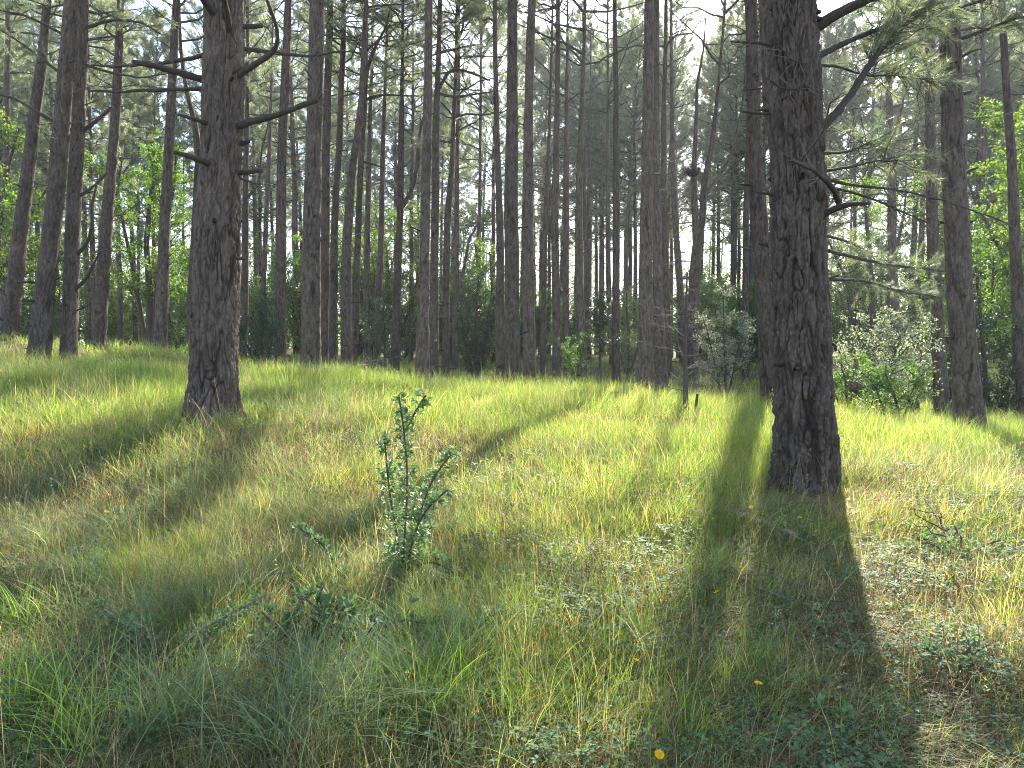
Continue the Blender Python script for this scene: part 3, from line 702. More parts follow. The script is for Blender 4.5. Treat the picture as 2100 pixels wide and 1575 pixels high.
def build_pine(i, label, dep, poly, o):
    r = rng(1000 + i)
    base = at(poly[0][0], poly[0][1], dep)
    zg = float(gz(base[0], dep))
    H = o.get('top', r.uniform(17.5, 21.5))
    root = thing('pine_tree', (base[0], dep, zg), label, 'pine tree', 'pine trees of the clearing')
    org = np.array([base[0], dep, zg])
    P, R = trunk_path(poly, dep, H, zg)
    wpx = max(p[2] for p in poly)
    big = o.get('big')
    parts = []
    if big:
        Q, Rr = resample(P, R, 0.013, 0, r)
        cut = Q[:, 2] < 5.6
        low = np.nonzero(cut)[0]
        flare = 0.05 * np.exp(-(Q[:, 2] - zg) / 0.18) * (Q[:, 2] > zg - 0.5)
        shaft(parts, Q[low], Rr[low], 240, 50 + i, 0.029 if i == 40 else 0.019, flare=0.10 * np.exp(-np.maximum(Q[low, 2] - zg, 0) / 0.20))
        hi = np.nonzero(~cut)[0][::12]
        hi = np.concatenate([[low[-1]], hi])
        shaft(parts, Q[hi], Rr[hi], 32, 50 + i, 0.010)
    else:
        sides = 72 if wpx > 38 else (48 if wpx > 24 else (26 if wpx > 14 else 14))
        step = 0.03 if wpx > 38 else (0.05 if wpx > 24 else (0.09 if wpx > 14 else 0.2))
        Q, Rr = resample(P, R, step, 0, r, wob=0.012 if wpx < 24 else 0.0)
        flare = 0.10 * Rr[0] * np.exp(-np.maximum(Q[:, 2] - zg, 0) / 0.25)
        zrel = Q[:, 2] - zg
        shaft(parts, Q, Rr + flare + 0.03 * Rr * np.maximum(0, np.sin(zrel * 2 * np.pi / 0.62)) ** 6, sides, 50 + i, 0.011 if wpx > 24 else 0.007)
    ax = stem_axis(Q)
    zb = zg + o.get('zb', 10.5)
    for key in ('fork', 'fork2'):
        if key in o:
            fk = o[key]
            FP = np.array([at(px, py, dep) for px, py, w in fk]); FR = np.array([w / F * dep / 2 for _, _, w in fk])
            ext = FP[-1] + np.array([[0.25, 0.2, 1.2], [0.35, 0.3, 2.6]])
            FP = np.concatenate([FP, ext]); FR = np.concatenate([FR, [0.03, 0.012]])
            FQ, FRr = resample(FP, FR, 0.12, 0, r)
            shaft(parts, FQ, FRr, 14, 80 + i, 0.006)
    v, q = stubs(r, Q, Rr, zg + (0.5 if not big else 1.2), zb, 0.55 if not big else 0.75)
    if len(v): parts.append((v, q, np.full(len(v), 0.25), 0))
    nd = o.get('dead', 12)
    zlo = zg + (1.0 if nd > 20 else 2.6)
    v, fs = dead_branches(r, Q, Rr, zlo, zb, nd, 0.15, 2.2 if nd > 12 else 1.3)
    nv = 0
    for fq in fs: parts.append((v, fq, np.ones(len(v)), 1)) if nv == 0 else None; nv = 1
    v2 = v; parts.append((v2, fs[1], np.ones(len(v2)), 1))
    trunk = obj('trunk', trunk_mesh(parts, org), root)
    cs = crown_soup(r, ax, zb, zg + H, o.get('spread', r.uniform(2.4, 3.3)), o.get('dens', 0.9),
                    n_need=20 if dep > 15 else 15)
    if cs.n: obj('crown', cs.build('crown', [M_NEEDLE, M_TWIG], org, smooth=False), root)
    for spec in BRANCHES.get(i, []):
        branch(root, org, dep, i, r, **spec)
    PINE_ROOTS[i] = root
    TREE_POS.append((base[0], dep))
    return root

def branch(root, org, dep, i, r, path, w, label=None, twigs=6, dy=0.0, tufts=0, tuft_from=0.4, bark_=True):
    """a single branch: pixel path, pixel widths at its ends; dy = how far it comes towards (-) or away from (+) the camera at its tip"""
    n = len(path)
    s = np.linspace(0, 1, n)
    P = np.array([at(px, py, dep + dy * t) for (px, py), t in zip(path, s)])
    R = np.linspace(w[0], w[1], n) / F * dep / 2
    Q, Rr = resample(P, R, 0.03, 0, r)
    Q[1:] += 0.006 * np.stack([noise(Q[1:, 0] * 9, Q[1:, 2] * 9, seed=k + i) for k in range(3)], -1)
    parts = []
    shaft_parts = Soup()
    V, F4 = tubes(Q[None], (Rr * (1 + 0.12 * noise(np.arange(len(Q)) * 0.7, np.zeros(len(Q)), seed=i)))[None], 10)
    shaft_parts.add(V, F4, 0, (0.062, 0.047, 0.040))
    # end cap
    c = len(V); tip = Q[-1] + (Q[-1] - Q[-2]) * 0.4
    ring = np.arange(10) + len(V) - 10
    shaft_parts.V[-1] = np.concatenate([V, tip[None]]); shaft_parts.C[-1] = np.broadcast_to(np.array([0.062, 0.047, 0.040]), (c + 1, 3)); shaft_parts.n += 1
    shaft_parts.F.append(np.stack([ring, np.roll(ring, -1), np.full(10, c)], -1)); shaft_parts.I.append(0)
    if twigs:
        k = r.integers(int(len(Q) * 0.3), len(Q), twigs)
        ax = norm(Q[np.minimum(k + 1, len(Q) - 1)] - Q[k - 1])
        td = norm(ax + r.normal(0, 0.7, (twigs, 3)))
        tl = r.uniform(0.08, 0.45, twigs)
        TP = Q[k][:, None] + td[:, None] * (tl[:, None] * np.linspace(0, 1, 4))[..., None]
        TP[:, 1:] += r.normal(0, 0.012, (twigs, 3, 3))
        V, F4 = tubes(TP, np.broadcast_to(np.array([0.0045, 0.0035, 0.003, 0.0015]), (twigs, 4)), 4)
        shaft_parts.add(V, F4, 0, (0.13, 0.105, 0.085))
    o = obj('branch', shaft_parts.build('branch', [M_TWIG], org), root, label)
    if tufts:
        k = r.integers(int(len(Q) * tuft_from), len(Q), tufts)
        ax = norm(Q[np.minimum(k + 1, len(Q) - 1)] - Q[k - 1])
        td = norm(ax * 0.7 + r.normal(0, 0.6, (tufts, 3)) + np.array([0, 0, 0.15]))
        tl = r.uniform(0.1, 0.6, tufts)
        TP = Q[k][:, None] + td[:, None] * (tl[:, None] * np.linspace(0, 1, 4))[..., None]
        TP[:, 1:] += r.normal(0, 0.015, (tufts, 3, 3))
        sp = Soup()
        V, F4 = tubes(TP, np.broadcast_to(np.array([0.005, 0.004, 0.0035, 0.003]), (tufts, 4)), 4)
        sp.add(V, F4, 1, (0.12, 0.095, 0.075))
        nn = 80
        m = tufts * nn
        a = r.random((m, 1)) ** 0.7
        kk = np.repeat(np.arange(tufts), nn)
        c = TP[kk, 1] * (1 - a) + TP[kk, 3] * a
        dd = td[kk] * 0.9 + r.normal(0, 0.5, (m, 3))
        tone = np.repeat(NEEDLE_COLS[r.integers(0, 4, tufts)], nn, 0)
        V, T = needles(c, dd, r.uniform(0.08, 0.14, m), 0.0042, r)
        sp.add(V, T, 0, np.repeat(tone, 3, 0))
        obj('needles', sp.build('needles', [M_NEEDLE, M_TWIG], org, smooth=False), o)

# branches seen one by one (pixel paths)
BRANCHES[6] = [
    dict(path=[(425,165),(377,153),(333,137),(300,130),(273,127)], w=(14,9), twigs=5, dy=-0.5),
    dict(path=[(428,111),(367,125),(333,130),(233,138),(187,133)], w=(9,4), twigs=9, dy=0.5),
    dict(path=[(425,182),(350,183),(280,186),(235,189),(183,186)], w=(8,4), twigs=8, dy=0.3),
    dict(path=[(468,170),(493,153),(507,137),(547,123),(567,103),(580,80),(573,60),(557,33),(547,0)], w=(14,5), twigs=6, dy=-0.6),
    dict(path=[(490,98),(547,107),(600,113),(633,117),(663,113),(700,104)], w=(9,3), twigs=7, dy=0.6),
    dict(path=[(478,262),(520,247),(567,237),(600,223),(650,205)], w=(15,8), twigs=3, dy=-0.7, label='thick broken branch with a torn pale end'),
    dict(path=[(437,260),(407,247),(365,235)], w=(11,5), twigs=2, dy=-0.7),
    dict(path=[(447,345),(417,330),(383,318),(358,312)], w=(14,7), twigs=3, dy=-0.8),
    dict(path=[(478,354),(510,352),(537,350)], w=(11,8), twigs=2, dy=-0.2),
    dict(path=[(453,45),(433,20),(417,0),(395,-40)], w=(17,12), twigs=2, dy=-0.6),
    dict(path=[(467,92),(472,43),(458,0),(450,-40)], w=(13,9), twigs=2, dy=-0.7),
    dict(path=[(490,56),(515,54),(538,52)], w=(11,8), twigs=2),
    dict(path=[(475,529),(488,530),(502,530)], w=(7,5), twigs=0, dy=-0.1),
    dict(path=[(490,365),(520,375),(545,377)], w=(5,2), twigs=3, dy=0.2),
]
BRANCHES[40] = [
    dict(path=[(1665,63),(1700,33),(1733,17),(1777,0),(1830,-25)], w=(22,14), twigs=6, dy=-0.3, tufts=10),
    dict(path=[(1668,122),(1717,93),(1767,73),(1817,53),(1867,30),(1920,10)], w=(14,5), twigs=10, dy=0.8, tufts=46),
    dict(path=[(1655,300),(1690,257),(1720,227),(1747,193),(1763,160),(1790,123),(1833,70),(1883,27),(1930,0)], w=(20,9), twigs=10, dy=0.5, tufts=70, tuft_from=0.45, label='thick living branch rising steeply'),
    dict(path=[(1655,465),(1683,437),(1717,420),(1753,415),(1783,418)], w=(17,6), twigs=6, dy=-0.5),
    dict(path=[(1722,420),(1712,390),(1683,360),(1667,347),(1623,328)], w=(12,5), twigs=16, dy=-0.9, label='dead twisted branch curling in front of the trunk'),
    dict(path=[(1687,363),(1733,380),(1800,383),(1883,397),(1967,420),(2067,460)], w=(6,2), twigs=26, dy=-0.4),
    dict(path=[(1685,315),(1733,313),(1775,297),(1815,285)], w=(6,2), twigs=14, dy=0.6, tufts=16),
    dict(path=[(1680,350),(1733,347),(1790,328),(1850,330)], w=(7,2), twigs=18, dy=0.5, tufts=14),
    dict(path=[(1680,135),(1725,135),(1770,155),(1850,155),(1930,170)], w=(6,2), twigs=22, dy=0.9, tufts=36),
    dict(path=[(1688,380),(1760,395),(1830,425),(1900,455)], w=(6,2), twigs=30, dy=-0.2),
    dict(path=[(1683,735),(1690,727),(1695,712),(1704,706),(1712,706),(1714,718)], w=(13,5), twigs=0, dy=-0.15, label='short hooked stub with a bleached tip'),
    dict(path=[(1585,92),(1545,88),(1500,85)], w=(6,3), twigs=3),
    dict(path=[(1590,233),(1560,233),(1522,229)], w=(6,4), twigs=2),
    dict(path=[(1590,400),(1570,397),(1550,394)], w=(6,3), twigs=3),
    dict(path=[(1688,578),(1705,571),(1719,564)], w=(7,4), twigs=1),
    dict(path=[(1660,150),(1640,122),(1622,128),(1605,105)], w=(4,2), twigs=12, dy=-0.6),
    dict(path=[(1668,165),(1640,185),(1600,180),(1570,160)], w=(4,1.5), twigs=14, dy=-0.7),
]
BRANCHES[41] = [
    dict(path=[(1700,515),(1760,530),(1830,545),(1900,550),(1960,560)], w=(8,3), twigs=10, tufts=70, tuft_from=0.1, dy=1.0),
    dict(path=[(1690,572),(1770,575),(1850,598),(1930,610)], w=(7,3), twigs=10, tufts=60, tuft_from=0.3, dy=1.2),
    dict(path=[(1680,480),(1740,495),(1790,520)], w=(7,3), twigs=8, tufts=30, tuft_from=0.3, dy=0.8),
]
BRANCHES[2] = [
    dict(path=[(160,275),(190,255),(212,235),(228,220)], w=(9,4), twigs=5),
    dict(path=[(155,525),(180,500),(190,460),(188,420),(200,370)], w=(8,3), twigs=8, dy=-0.3),
    dict(path=[(152,595),(175,575),(195,535),(205,515)], w=(8,3), twigs=6, dy=-0.3),
    dict(path=[(160,275),(120,255),(85,235),(30,200),(-20,190)], w=(9,3), twigs=10, dy=-0.5),
    dict(path=[(158,405),(190,385),(220,355)], w=(7,3), twigs=6),
    dict(path=[(163,175),(110,140),(60,100),(0,60)], w=(7,3), twigs=12, tufts=20, dy=-0.6),
    dict(path=[(168,90),(110,60),(50,30),(-10,20)], w=(7,3), twigs=12, tufts=34, dy=-0.8),
    dict(path=[(168,60),(230,40),(290,45),(330,70)], w=(7,3), twigs=12, tufts=34, dy=-0.6),
    dict(path=[(166,130),(230,150),(290,160),(350,150)], w=(6,2), twigs=12, tufts=12, dy=-0.4),
]
BRANCHES[44] = [
    dict(path=[(1952,130),(1985,105),(2010,100)], w=(8,3), twigs=5),
    dict(path=[(1965,195),(1985,190),(1992,187)], w=(8,5), twigs=0),
    dict(path=[(1980,355),(1993,348),(2003,344)], w=(8,5), twigs=0),
    dict(path=[(1950,85),(2000,70),(2050,50),(2110,30)], w=(8,3), twigs=8, tufts=44, dy=-0.4),
    dict(path=[(1948,30),(1900,30),(1850,20),(1800,-10)], w=(8,3), twigs=8, tufts=50, dy=-0.5),
    dict(path=[(1948,20),(1990,10),(2050,-10)], w=(8,3), twigs=8, tufts=30, dy=-0.5),
]
BRANCHES[18] = [
    dict(path=[(896,190),(920,145),(945,142),(980,155),(1005,165)], w=(7,3), twigs=5),
    dict(path=[(896,190),(915,197),(945,198),(980,192),(1010,188)], w=(7,2), twigs=5),
    dict(path=[(893,110),(920,104),(945,97),(975,92)], w=(7,3), twigs=5, tufts=14),
]
BRANCHES[12] = [
    dict(path=[(748,205),(775,195),(805,195),(860,197)], w=(7,2), twigs=6),
    dict(path=[(738,330),(760,335),(790,345)], w=(6,2), twigs=4),
]
for i, row in enumerate(PINES):
    build_pine(i, *row)

# the nest in the forking pine
r = rng(5)
nb = at(1419, 352, 23.7)
sp = Soup()
m = 260
a = r.uniform(0, 2 * np.pi, m); rad = 0.16 + 0.06 * r.normal(size=m)
c = nb + np.stack([np.cos(a) * rad, np.sin(a) * rad, r.normal(0, 0.05, m)], -1)
d = norm(np.stack([-np.sin(a), np.cos(a), r.normal(0, 0.3, m)], -1) + r.normal(0, 0.4, (m, 3)))
V, Q4 = tubes(c[:, None] + d[:, None] * (np.linspace(-0.16, 0.16, 3))[None, :, None], np.full((m, 3), 0.006), 3)
sp.add(V, Q4, 0, (0.07, 0.055, 0.045))
tag(obj('bird_nest', sp.build('bird_nest', [M_TWIG])), 'dark twig nest in the fork of the wide forking pine', 'nest')

# ------------------------------------------------------------------ pines farther in, six kinds copied
FAR_KINDS = []
def far_kind(seed, H, zb, spread, rb):
    r = rng(seed)
    root = thing('pine_tree', (0, 0, 0), 'x', 'pine tree', 'far pines of the wood')
    zz = np.linspace(-0.5, H, 30)
    bx, by = r.normal(0, 0.25), r.normal(0, 0.25)
    P = np.stack([bx * (zz / H) ** 2 * 2 + 0.05 * noise(zz * 0.5, zz * 0, seed=seed), by * (zz / H) ** 2 * 2, zz], -1)
    R = np.maximum(rb * (1 - 0.9 * np.clip(zz / H, 0, 1) ** 1.2), 0.015)
    Q, Rr = resample(P, R, 0.25, 0, r)
    parts = []
    shaft(parts, Q, Rr, 12, seed, 0.007)
    v, q = stubs(r, Q, Rr, 0.8, zb, 0.6)
    parts.append((v, q, np.full(len(v), 0.25), 0))
    v, fs = dead_branches(r, Q, Rr, 2.0, zb + 1, 34, 0.3, 2.4)
    parts.append((v, fs[0], np.ones(len(v)), 1)); parts.append((v, fs[1], np.ones(len(v)), 1))
    obj('trunk', trunk_mesh(parts, np.zeros(3)), root)
    cs = crown_soup(r, stem_axis(Q), zb, H, spread, 0.80, shade=False, n_need=17, nw=0.019, nl=0.16)
    obj('crown', cs.build('crown', [M_NEEDLE, M_TWIG], smooth=False), root)
    FAR_KINDS.append([root, 0])
for k, (H, zb, spd, rb) in enumerate([(19, 7.5, 3.0, .16), (20.5, 9.5, 2.8, .17), (17.5, 6.5, 3.1, .14), (21, 8.5, 3.2, .18), (18.5, 5.5, 2.9, .13), (20, 7, 3.3, .16)]):
    far_kind(300 + k, H, zb, spd, rb)

r = rng(71)
far_label = 'slender pine standing deep in the wood among many alike, hazy grey-green crown'
spots = []
main_px = np.array([[p[2][2][0], p[1]] for p in PINES])
tries = 0
while len(spots) < 128 and tries < 60000:
    tries += 1
    y = 27 + 38 * r.random() ** 0.9 if len(spots) < 70 else (r.uniform(42, 62) if len(spots) < 125 else r.uniform(60, 85))
    x = r.uniform(-0.80, 0.80) * y
    if min([math.hypot(x - a, y - b) for a, b in TREE_POS]) < (2.3 if y > 45 else 2.8): continue
    px = 1050 + F * x / y
    if y < 50 and 0 < px < 2100 and np.min(np.abs(main_px[:, 0] - px)) < 9: continue
    if y < 72 and (130 < px < 430 or 1690 < px < 1860) and r.random() < 0.78: continue
    if y < 60 and 740 < px < 860 and r.random() < 0.5: continue
    if y < 33 and (1230 < px < 1560 or 700 < px < 870): continue
    # leave the sun's way to the clearing open where the photograph is brightest
    G = sun_spot(np.array([[x, y, 12.0], [x, y, 16.0]]))
    if np.max(lit_at(G)) > 0.62 and (G[0, 1] < 22): continue
    hz_ = np.linspace(9, 22, 6)
    if in_glade(np.stack([np.full(6, x), np.full(6, y), hz_], -1), 1.2).sum() >= 2: continue
    spots.append((x, y)); TREE_POS.append((x, y))
for px, y in [(1070, 62), (1095, 66), (1125, 61), (1150, 64), (1180, 62), (1205, 67), (1235, 61), (1290, 63), (1390, 58)]:
    spots.append(((px - 1050) / F * y, y))
for j, (x, y) in enumerate(spots):
    kind = FAR_KINDS[j % 6]
    rz, sc = r.uniform(0, 6.28), (r.uniform(1.3, 1.5) if 60 < y < 68 and 0 < x < 12 else r.uniform(1.05, 1.38) if y > 41 else r.uniform(0.88, 1.12))
    loc = (x, y, float(gz(x, y)))
    if kind[1] == 0:
        root = kind[0]; kind[1] = 1
        root.location = loc; root.rotation_euler = (0, 0, rz); root.scale = (sc, sc, sc); root['label'] = far_label
    else:
        copy_tree(kind[0], loc, rz, sc, far_label, 'far pines of the wood')

# ------------------------------------------------------------------ broad-leaved trees and shrubs
GREENS = {
    'oak': np.array([[0.10, 0.18, 0.03], [0.13, 0.22, 0.035], [0.075, 0.145, 0.03], [0.165, 0.25, 0.04]]),
    'lime': np.array([[0.12, 0.20, 0.035], [0.15, 0.235, 0.04], [0.09, 0.165, 0.03], [0.18, 0.25, 0.05]]),
    'holly': np.array([[0.035, 0.065, 0.035], [0.045, 0.08, 0.045], [0.055, 0.09, 0.05]]),
    'dark': np.array([[0.025, 0.05, 0.022], [0.035, 0.065, 0.028], [0.045, 0.08, 0.03]]),
    'pale': np.array([[0.13, 0.155, 0.115], [0.165, 0.19, 0.145], [0.10, 0.135, 0.09]]),
    'hazel': np.array([[0.09, 0.17, 0.045], [0.12, 0.21, 0.05], [0.15, 0.23, 0.07]]),
    'rusty': np.array([[0.12, 0.14, 0.07], [0.11, 0.16, 0.07], [0.16, 0.15, 0.09]]),
}
def leafy(r, stems, n_sec, n_twig, n_leaf, lsize, pal, sec_len, cull=True, droop=0.0, leafmat=None, s0=0.25, wide=0.6, stem_col=(0.075, 0.06, 0.05)):
    """stems: list of (points, radii). Returns (wood soup, leaf soup)"""
    wood, leaf = Soup(), Soup()
    for P, R in stems:
        P = np.asarray(P, float); R = np.asarray(R, float)
        Q, Rr = resample(P, R, 0.12, 0, r)
        V, q = tubes(Q[None], Rr[None], 9); wood.add(V, q, 0, stem_col)
        k = (len(Q) * (s0 + (0.98 - s0) * r.random(n_sec))).astype(int).clip(1, len(Q) - 1)
        ax = norm(Q[k] - Q[k - 1])
        az = r.uniform(0, 2 * np.pi, n_sec)
        d = norm(ax * 0.5 + np.stack([np.cos(az), np.sin(az), r.uniform(-0.1, 0.7, n_sec)], -1))
        rem = 1.1 - 0.6 * k / len(Q)
        L = sec_len * r.uniform(0.5, 1.2, n_sec) * rem
        s = np.linspace(0, 1, 6)
        SP = Q[k][:, None] + d[:, None] * (L[:, None] * s)[..., None]
        SP[..., 2] += (L * r.uniform(-0.1 - droop, 0.25 - droop, n_sec))[:, None] * s ** 2
        SP[:, 1:] += r.normal(0, 0.05, (n_sec, 5, 3)) * L[:, None, None]
        V, q = tubes(SP, np.minimum(0.004 + 0.012 * L, Rr[k] * 0.8)[:, None] * (1 - 0.8 * s), 5); wood.add(V, q, 0, stem_col)
        ii = np.repeat(np.arange(n_sec), n_twig); m = len(ii)
        st = r.uniform(0.2, 1, m); f = st * 5; i0 = np.minimum(f.astype(int), 4); a = (f - i0)[:, None]
        start = SP[ii, i0] * (1 - a) + SP[ii, i0 + 1] * a
        td = norm(d[ii] * 0.6 + r.normal(0, wide, (m, 3)) + np.array([0, 0, 0.1 - droop]))
        tl = L[ii] * 0.32 * r.uniform(0.4, 1.3, m)
        TP = start[:, None] + td[:, None] * (tl[:, None] * np.array([0, 0.5, 1]))[..., None]
        TP[:, 2, 2] -= tl * 0.1
        V, q = tubes(TP, np.broadcast_to(np.array([0.005, 0.0035, 0.002]), (m, 3)), 3); wood.add(V, q, 0, stem_col)
        kk = np.repeat(np.arange(m), n_leaf); ml = len(kk)
        a = r.random((ml, 1))
        c = TP[kk, 0] * (1 - a) + TP[kk, 2] * a + r.normal(0, lsize * 0.7, (ml, 3))
        ld = norm(td[kk] * 0.5 + r.normal(0, 0.7, (ml, 3)) + np.array([0, 0, -0.15]))
        nr = norm(r.normal(0, 0.55, (ml, 3)) + np.array([0, 0, 1.0]))
        tone = pal[r.integers(0, len(pal), m)][kk] * r.uniform(0.8, 1.2, (ml, 1))
        V, T = leaves(c, ld, nr, lsize * r.uniform(0.7, 1.3, ml), lsize * 0.62)
        leaf.add(V, T, 0, np.repeat(tone, 4, 0))
    return wood, leaf

def stems_px(paths, dep, zg, dys=None):
    out = []
    for p in paths:
        P = np.array([at(a, b, dep) for a, b, w in p]); R = np.array([w / F * dep / 2 for _, _, w in p])
        P[0, 2] = min(P[0, 2], zg) - 0.1
        out.append((P, R))
    return out

def plant(name, label, cat, dep, paths, n_sec, n_twig, n_leaf, lsize, pal, sec_len, seed, mat, group=None, spread_y=0.0, s0=0.25, wide=0.6, droop=0.0):
    r = rng(seed)
    b = at(paths[0][0][0], paths[0][0][1], dep); zg = float(gz(b[0], dep))
    root = thing(name, (b[0], dep, zg), label, cat, group)
    org = np.array([b[0], dep, zg])
    st = stems_px(paths, dep, zg)
    for k, (P, R) in enumerate(st):
        if k: P[:, 1] += np.linspace(0, r.uniform(-1, 1) * spread_y, len(P))
    w, l = leafy(r, st, n_sec, n_twig, n_leaf, lsize, pal, sec_len, s0=s0, wide=wide, droop=droop)
    obj('trunk' if 'tree' in name or 'sapling' in name else 'stem', w.build('wood', [M_TWIG], org), root)
    obj('crown' if 'tree' in name or 'sapling' in name else 'foliage', l.build('foliage', [mat], org, smooth=False), root)
    return root

G = GREENS
plant('oak_tree', 'round leafy oak with several dark stems, behind the slim sunlit-footed pine', 'oak tree', 27,
      [[(305,705,16),(308,600,13),(300,500,11),(310,400,9),(330,300,5)], [(309,640,11),(335,560,9),(360,480,7),(385,400,5),(400,330,4)], [(304,650,10),(275,560,8),(255,470,6),(240,400,5),(250,330,3)], [(310,560,8),(330,480,6),(320,390,5),(290,290,3)]],
      26, 9, 14, 0.085, G['oak'], 2.0, 11, M_LEAF, spread_y=2.0)
plant('oak_tree', 'bright green oak at the far edge around the leaning pine', 'oak tree', 24,
      [[(-20,720,16),(-10,600,12),(0,450,9),(20,330,6),(40,260,3)], [(-15,650,10),(40,560,7),(75,480,5),(95,420,3)], [(-15,640,9),(30,450,6),(60,350,4),(70,290,3)]],
      26, 9, 14, 0.085, G['lime'], 1.9, 12, M_LEAF, spread_y=2.0)
plant('oak_tree', 'yellow-green tree filling the gap behind the three thin pines', 'oak tree', 36,
      [[(800,725,12),(800,640,10),(795,560,8),(790,500,5)], [(800,690,8),(760,620,6),(745,540,4)], [(800,690,8),(840,620,6),(860,530,4)]],
      26, 9, 13, 0.10, G['lime'], 2.4, 13, M_LEAF, spread_y=2.0)
plant('oak_tree', 'green tree glowing behind the dark holly left of the twin pines', 'oak tree', 33,
      [[(985,735,10),(985,640,8),(980,560,6),(975,500,4)], [(985,690,7),(950,620,5),(940,550,3)], [(985,690,7),(1010,600,5),(1005,520,3)]],
      22, 8, 13, 0.09, G['oak'], 1.7, 14, M_LEAF, spread_y=2.0)
plant('oak_tree', 'leafy tree behind the hidden grey pine and pale bushes on the right', 'oak tree', 30,
      [[(1790,735,12),(1790,600,10),(1780,480,7),(1770,380,4)], [(1790,650,8),(1840,540,6),(1870,420,5),(1880,350,3)], [(1790,650,8),(1745,560,6),(1720,470,4)], [(1795,600,8),(1900,520,5),(1940,450,3)]],
      26, 9, 13, 0.09, G['oak'], 2.1, 15, M_LEAF, spread_y=2.0)
plant('oak_tree', 'bright yellow-green tree at the far right edge beside the rough pine', 'oak tree', 22,
      [[(2130,800,18),(2120,650,14),(2110,480,10),(2090,350,6),(2070,260,3)], [(2125,650,10),(2060,520,7),(2010,420,5),(1990,360,3)], [(2120,560,9),(2140,400,6),(2120,280,4)], [(2115,450,7),(2040,340,5),(2020,270,3)]],
      28, 9, 14, 0.085, G['lime'], 1.8, 16, M_LEAF, spread_y=1.5)
plant('hazel_bush', 'dark shady thicket at the foot of the right slope pines', 'bush', 17.5,
      [[(2020,860,14),(2020,760,10),(2010,640,6),(2000,540,3)], [(2020,850,9),(1960,750,7),(1930,650,4),(1920,560,3)], [(2030,850,9),(2070,740,7),(2080,620,4),(2085,520,3)], [(2040,850,8),(2100,780,6),(2120,700,4)], [(1990,850,8),(1950,800,5),(1900,770,3)]],
      26, 9, 12, 0.075, G['dark'], 1.15, 17, M_HOLLY, spread_y=1.2, s0=0.1)
plant('hazel_bush', 'mid green bush rising between the two right slope pines', 'bush', 20,
      [[(2000,800,10),(2000,650,8),(1990,520,5),(1990,430,3)], [(2000,760,8),(1950,640,6),(1900,560,4)], [(2000,760,8),(2050,640,6),(2070,520,4)]],
      22, 9, 12, 0.08, G['oak'], 1.5, 18, M_LEAF, spread_y=1.5)
plant('pale_shrub', 'silvery pale shrub right of the furrowed pine', 'shrub', 15,
      [[(1800,810,8),(1790,750,6),(1785,690,4),(1790,655,2)], [(1800,800,6),(1830,740,4),(1860,700,2)], [(1795,800,6),(1755,750,4),(1735,705,2)], [(1800,790,6),(1820,720,4),(1820,670,2)]],
      18, 9, 12, 0.05, G['pale'] * 1.6, 1.15, 19, M_GLOSS, spread_y=1.4, s0=0.12, wide=0.9)
plant('pale_shrub', 'small ragged pale shrub between the silvery shrub and the slimmer right slope pine', 'shrub', 16.5,
      [[(1885,815,6),(1882,770,4),(1890,725,2)], [(1885,800,5),(1905,760,3),(1915,720,2)], [(1885,800,5),(1860,770,3),(1850,745,2)]],
      14, 8, 11, 0.05, G['pale'] * 1.3, 0.7, 191, M_GLOSS, spread_y=1.2, s0=0.1, wide=0.8)
plant('pale_shrub', 'low ragged bramble bush hugging the right side of the furrowed pine', 'shrub', 14,
      [[(1740,815,6),(1735,780,4),(1725,750,2)], [(1740,810,5),(1755,780,3),(1765,740,2)], [(1740,815,4),(1715,800,3),(1712,785,2)]],
      14, 8, 11, 0.045, G['hazel'], 0.6, 192, M_LEAF, spread_y=0.8, s0=0.1, wide=0.8)
plant('leafy_sapling', 'sunlit low sapling with layered bright leaves and a crooked stem', 'sapling', 12.5,
      [[(1845,860,7),(1842,830,6),(1828,795,5),(1815,765,3)], [(1842,830,4),(1865,790,3),(1870,765,2)], [(1835,810,4),(1790,780,3),(1765,765,2)]],
      16, 8, 11, 0.045, G['hazel'], 0.6, 20, M_LEAF, spread_y=0.6, s0=0.35, droop=0.1)
plant('holly_tree', 'silvery holly standing between the dead sapling and the slim silvery pine', 'holly', 20,
      [[(1489,790,7),(1488,740,6),(1485,680,5),(1483,605,2)], [(1488,745,4),(1460,700,3),(1450,650,2)], [(1488,745,4),(1520,700,3),(1528,655,2)]],
      22, 9, 12, 0.05, G['pale'] * 1.4, 0.9, 21, M_GLOSS, spread_y=0.7, s0=0.2)
plant('holly_tree', 'slender dark holly sapling with a bare stem, centre of the hollow', 'holly', 22,
      [[(1232,785,6),(1231,740,5),(1230,690,4),(1230,618,2)]],
      60, 8, 11, 0.05, G['dark'], 0.7, 22, M_HOLLY, s0=0.45)
plant('holly_tree', 'black-green holly glinting in front of the glowing tree', 'holly', 26,
      [[(975,760,9),(975,700,7),(978,640,5),(982,560,2)], [(975,730,5),(950,690,4),(945,650,2)], [(975,730,5),(1000,690,4),(1003,640,2)]],
      32, 8, 11, 0.06, G['dark'], 0.8, 23, M_HOLLY, spread_y=0.8, s0=0.1)
plant('holly_tree', 'dusky holly to the right of the thick scarred pine', 'holly', 20,
      [[(535,750,7),(535,700,6),(535,640,4),(538,590,2)], [(535,740,5),(505,700,4),(495,660,2)], [(535,740,5),(560,700,3),(562,650,2)]],
      28, 8, 11, 0.05, G['holly'] * 1.2, 0.75, 24, M_HOLLY, spread_y=0.7, s0=0.05)
plant('holly_tree', 'small grey-leaved holly among the three thin pines', 'holly', 28,
      [[(790,745,7),(790,700,5),(788,655,3),(785,620,2)], [(790,735,4),(765,690,3),(760,650,2)]],
      26, 8, 11, 0.06, G['holly'] * 1.3, 0.8, 25, M_HOLLY, spread_y=0.7, s0=0.1)
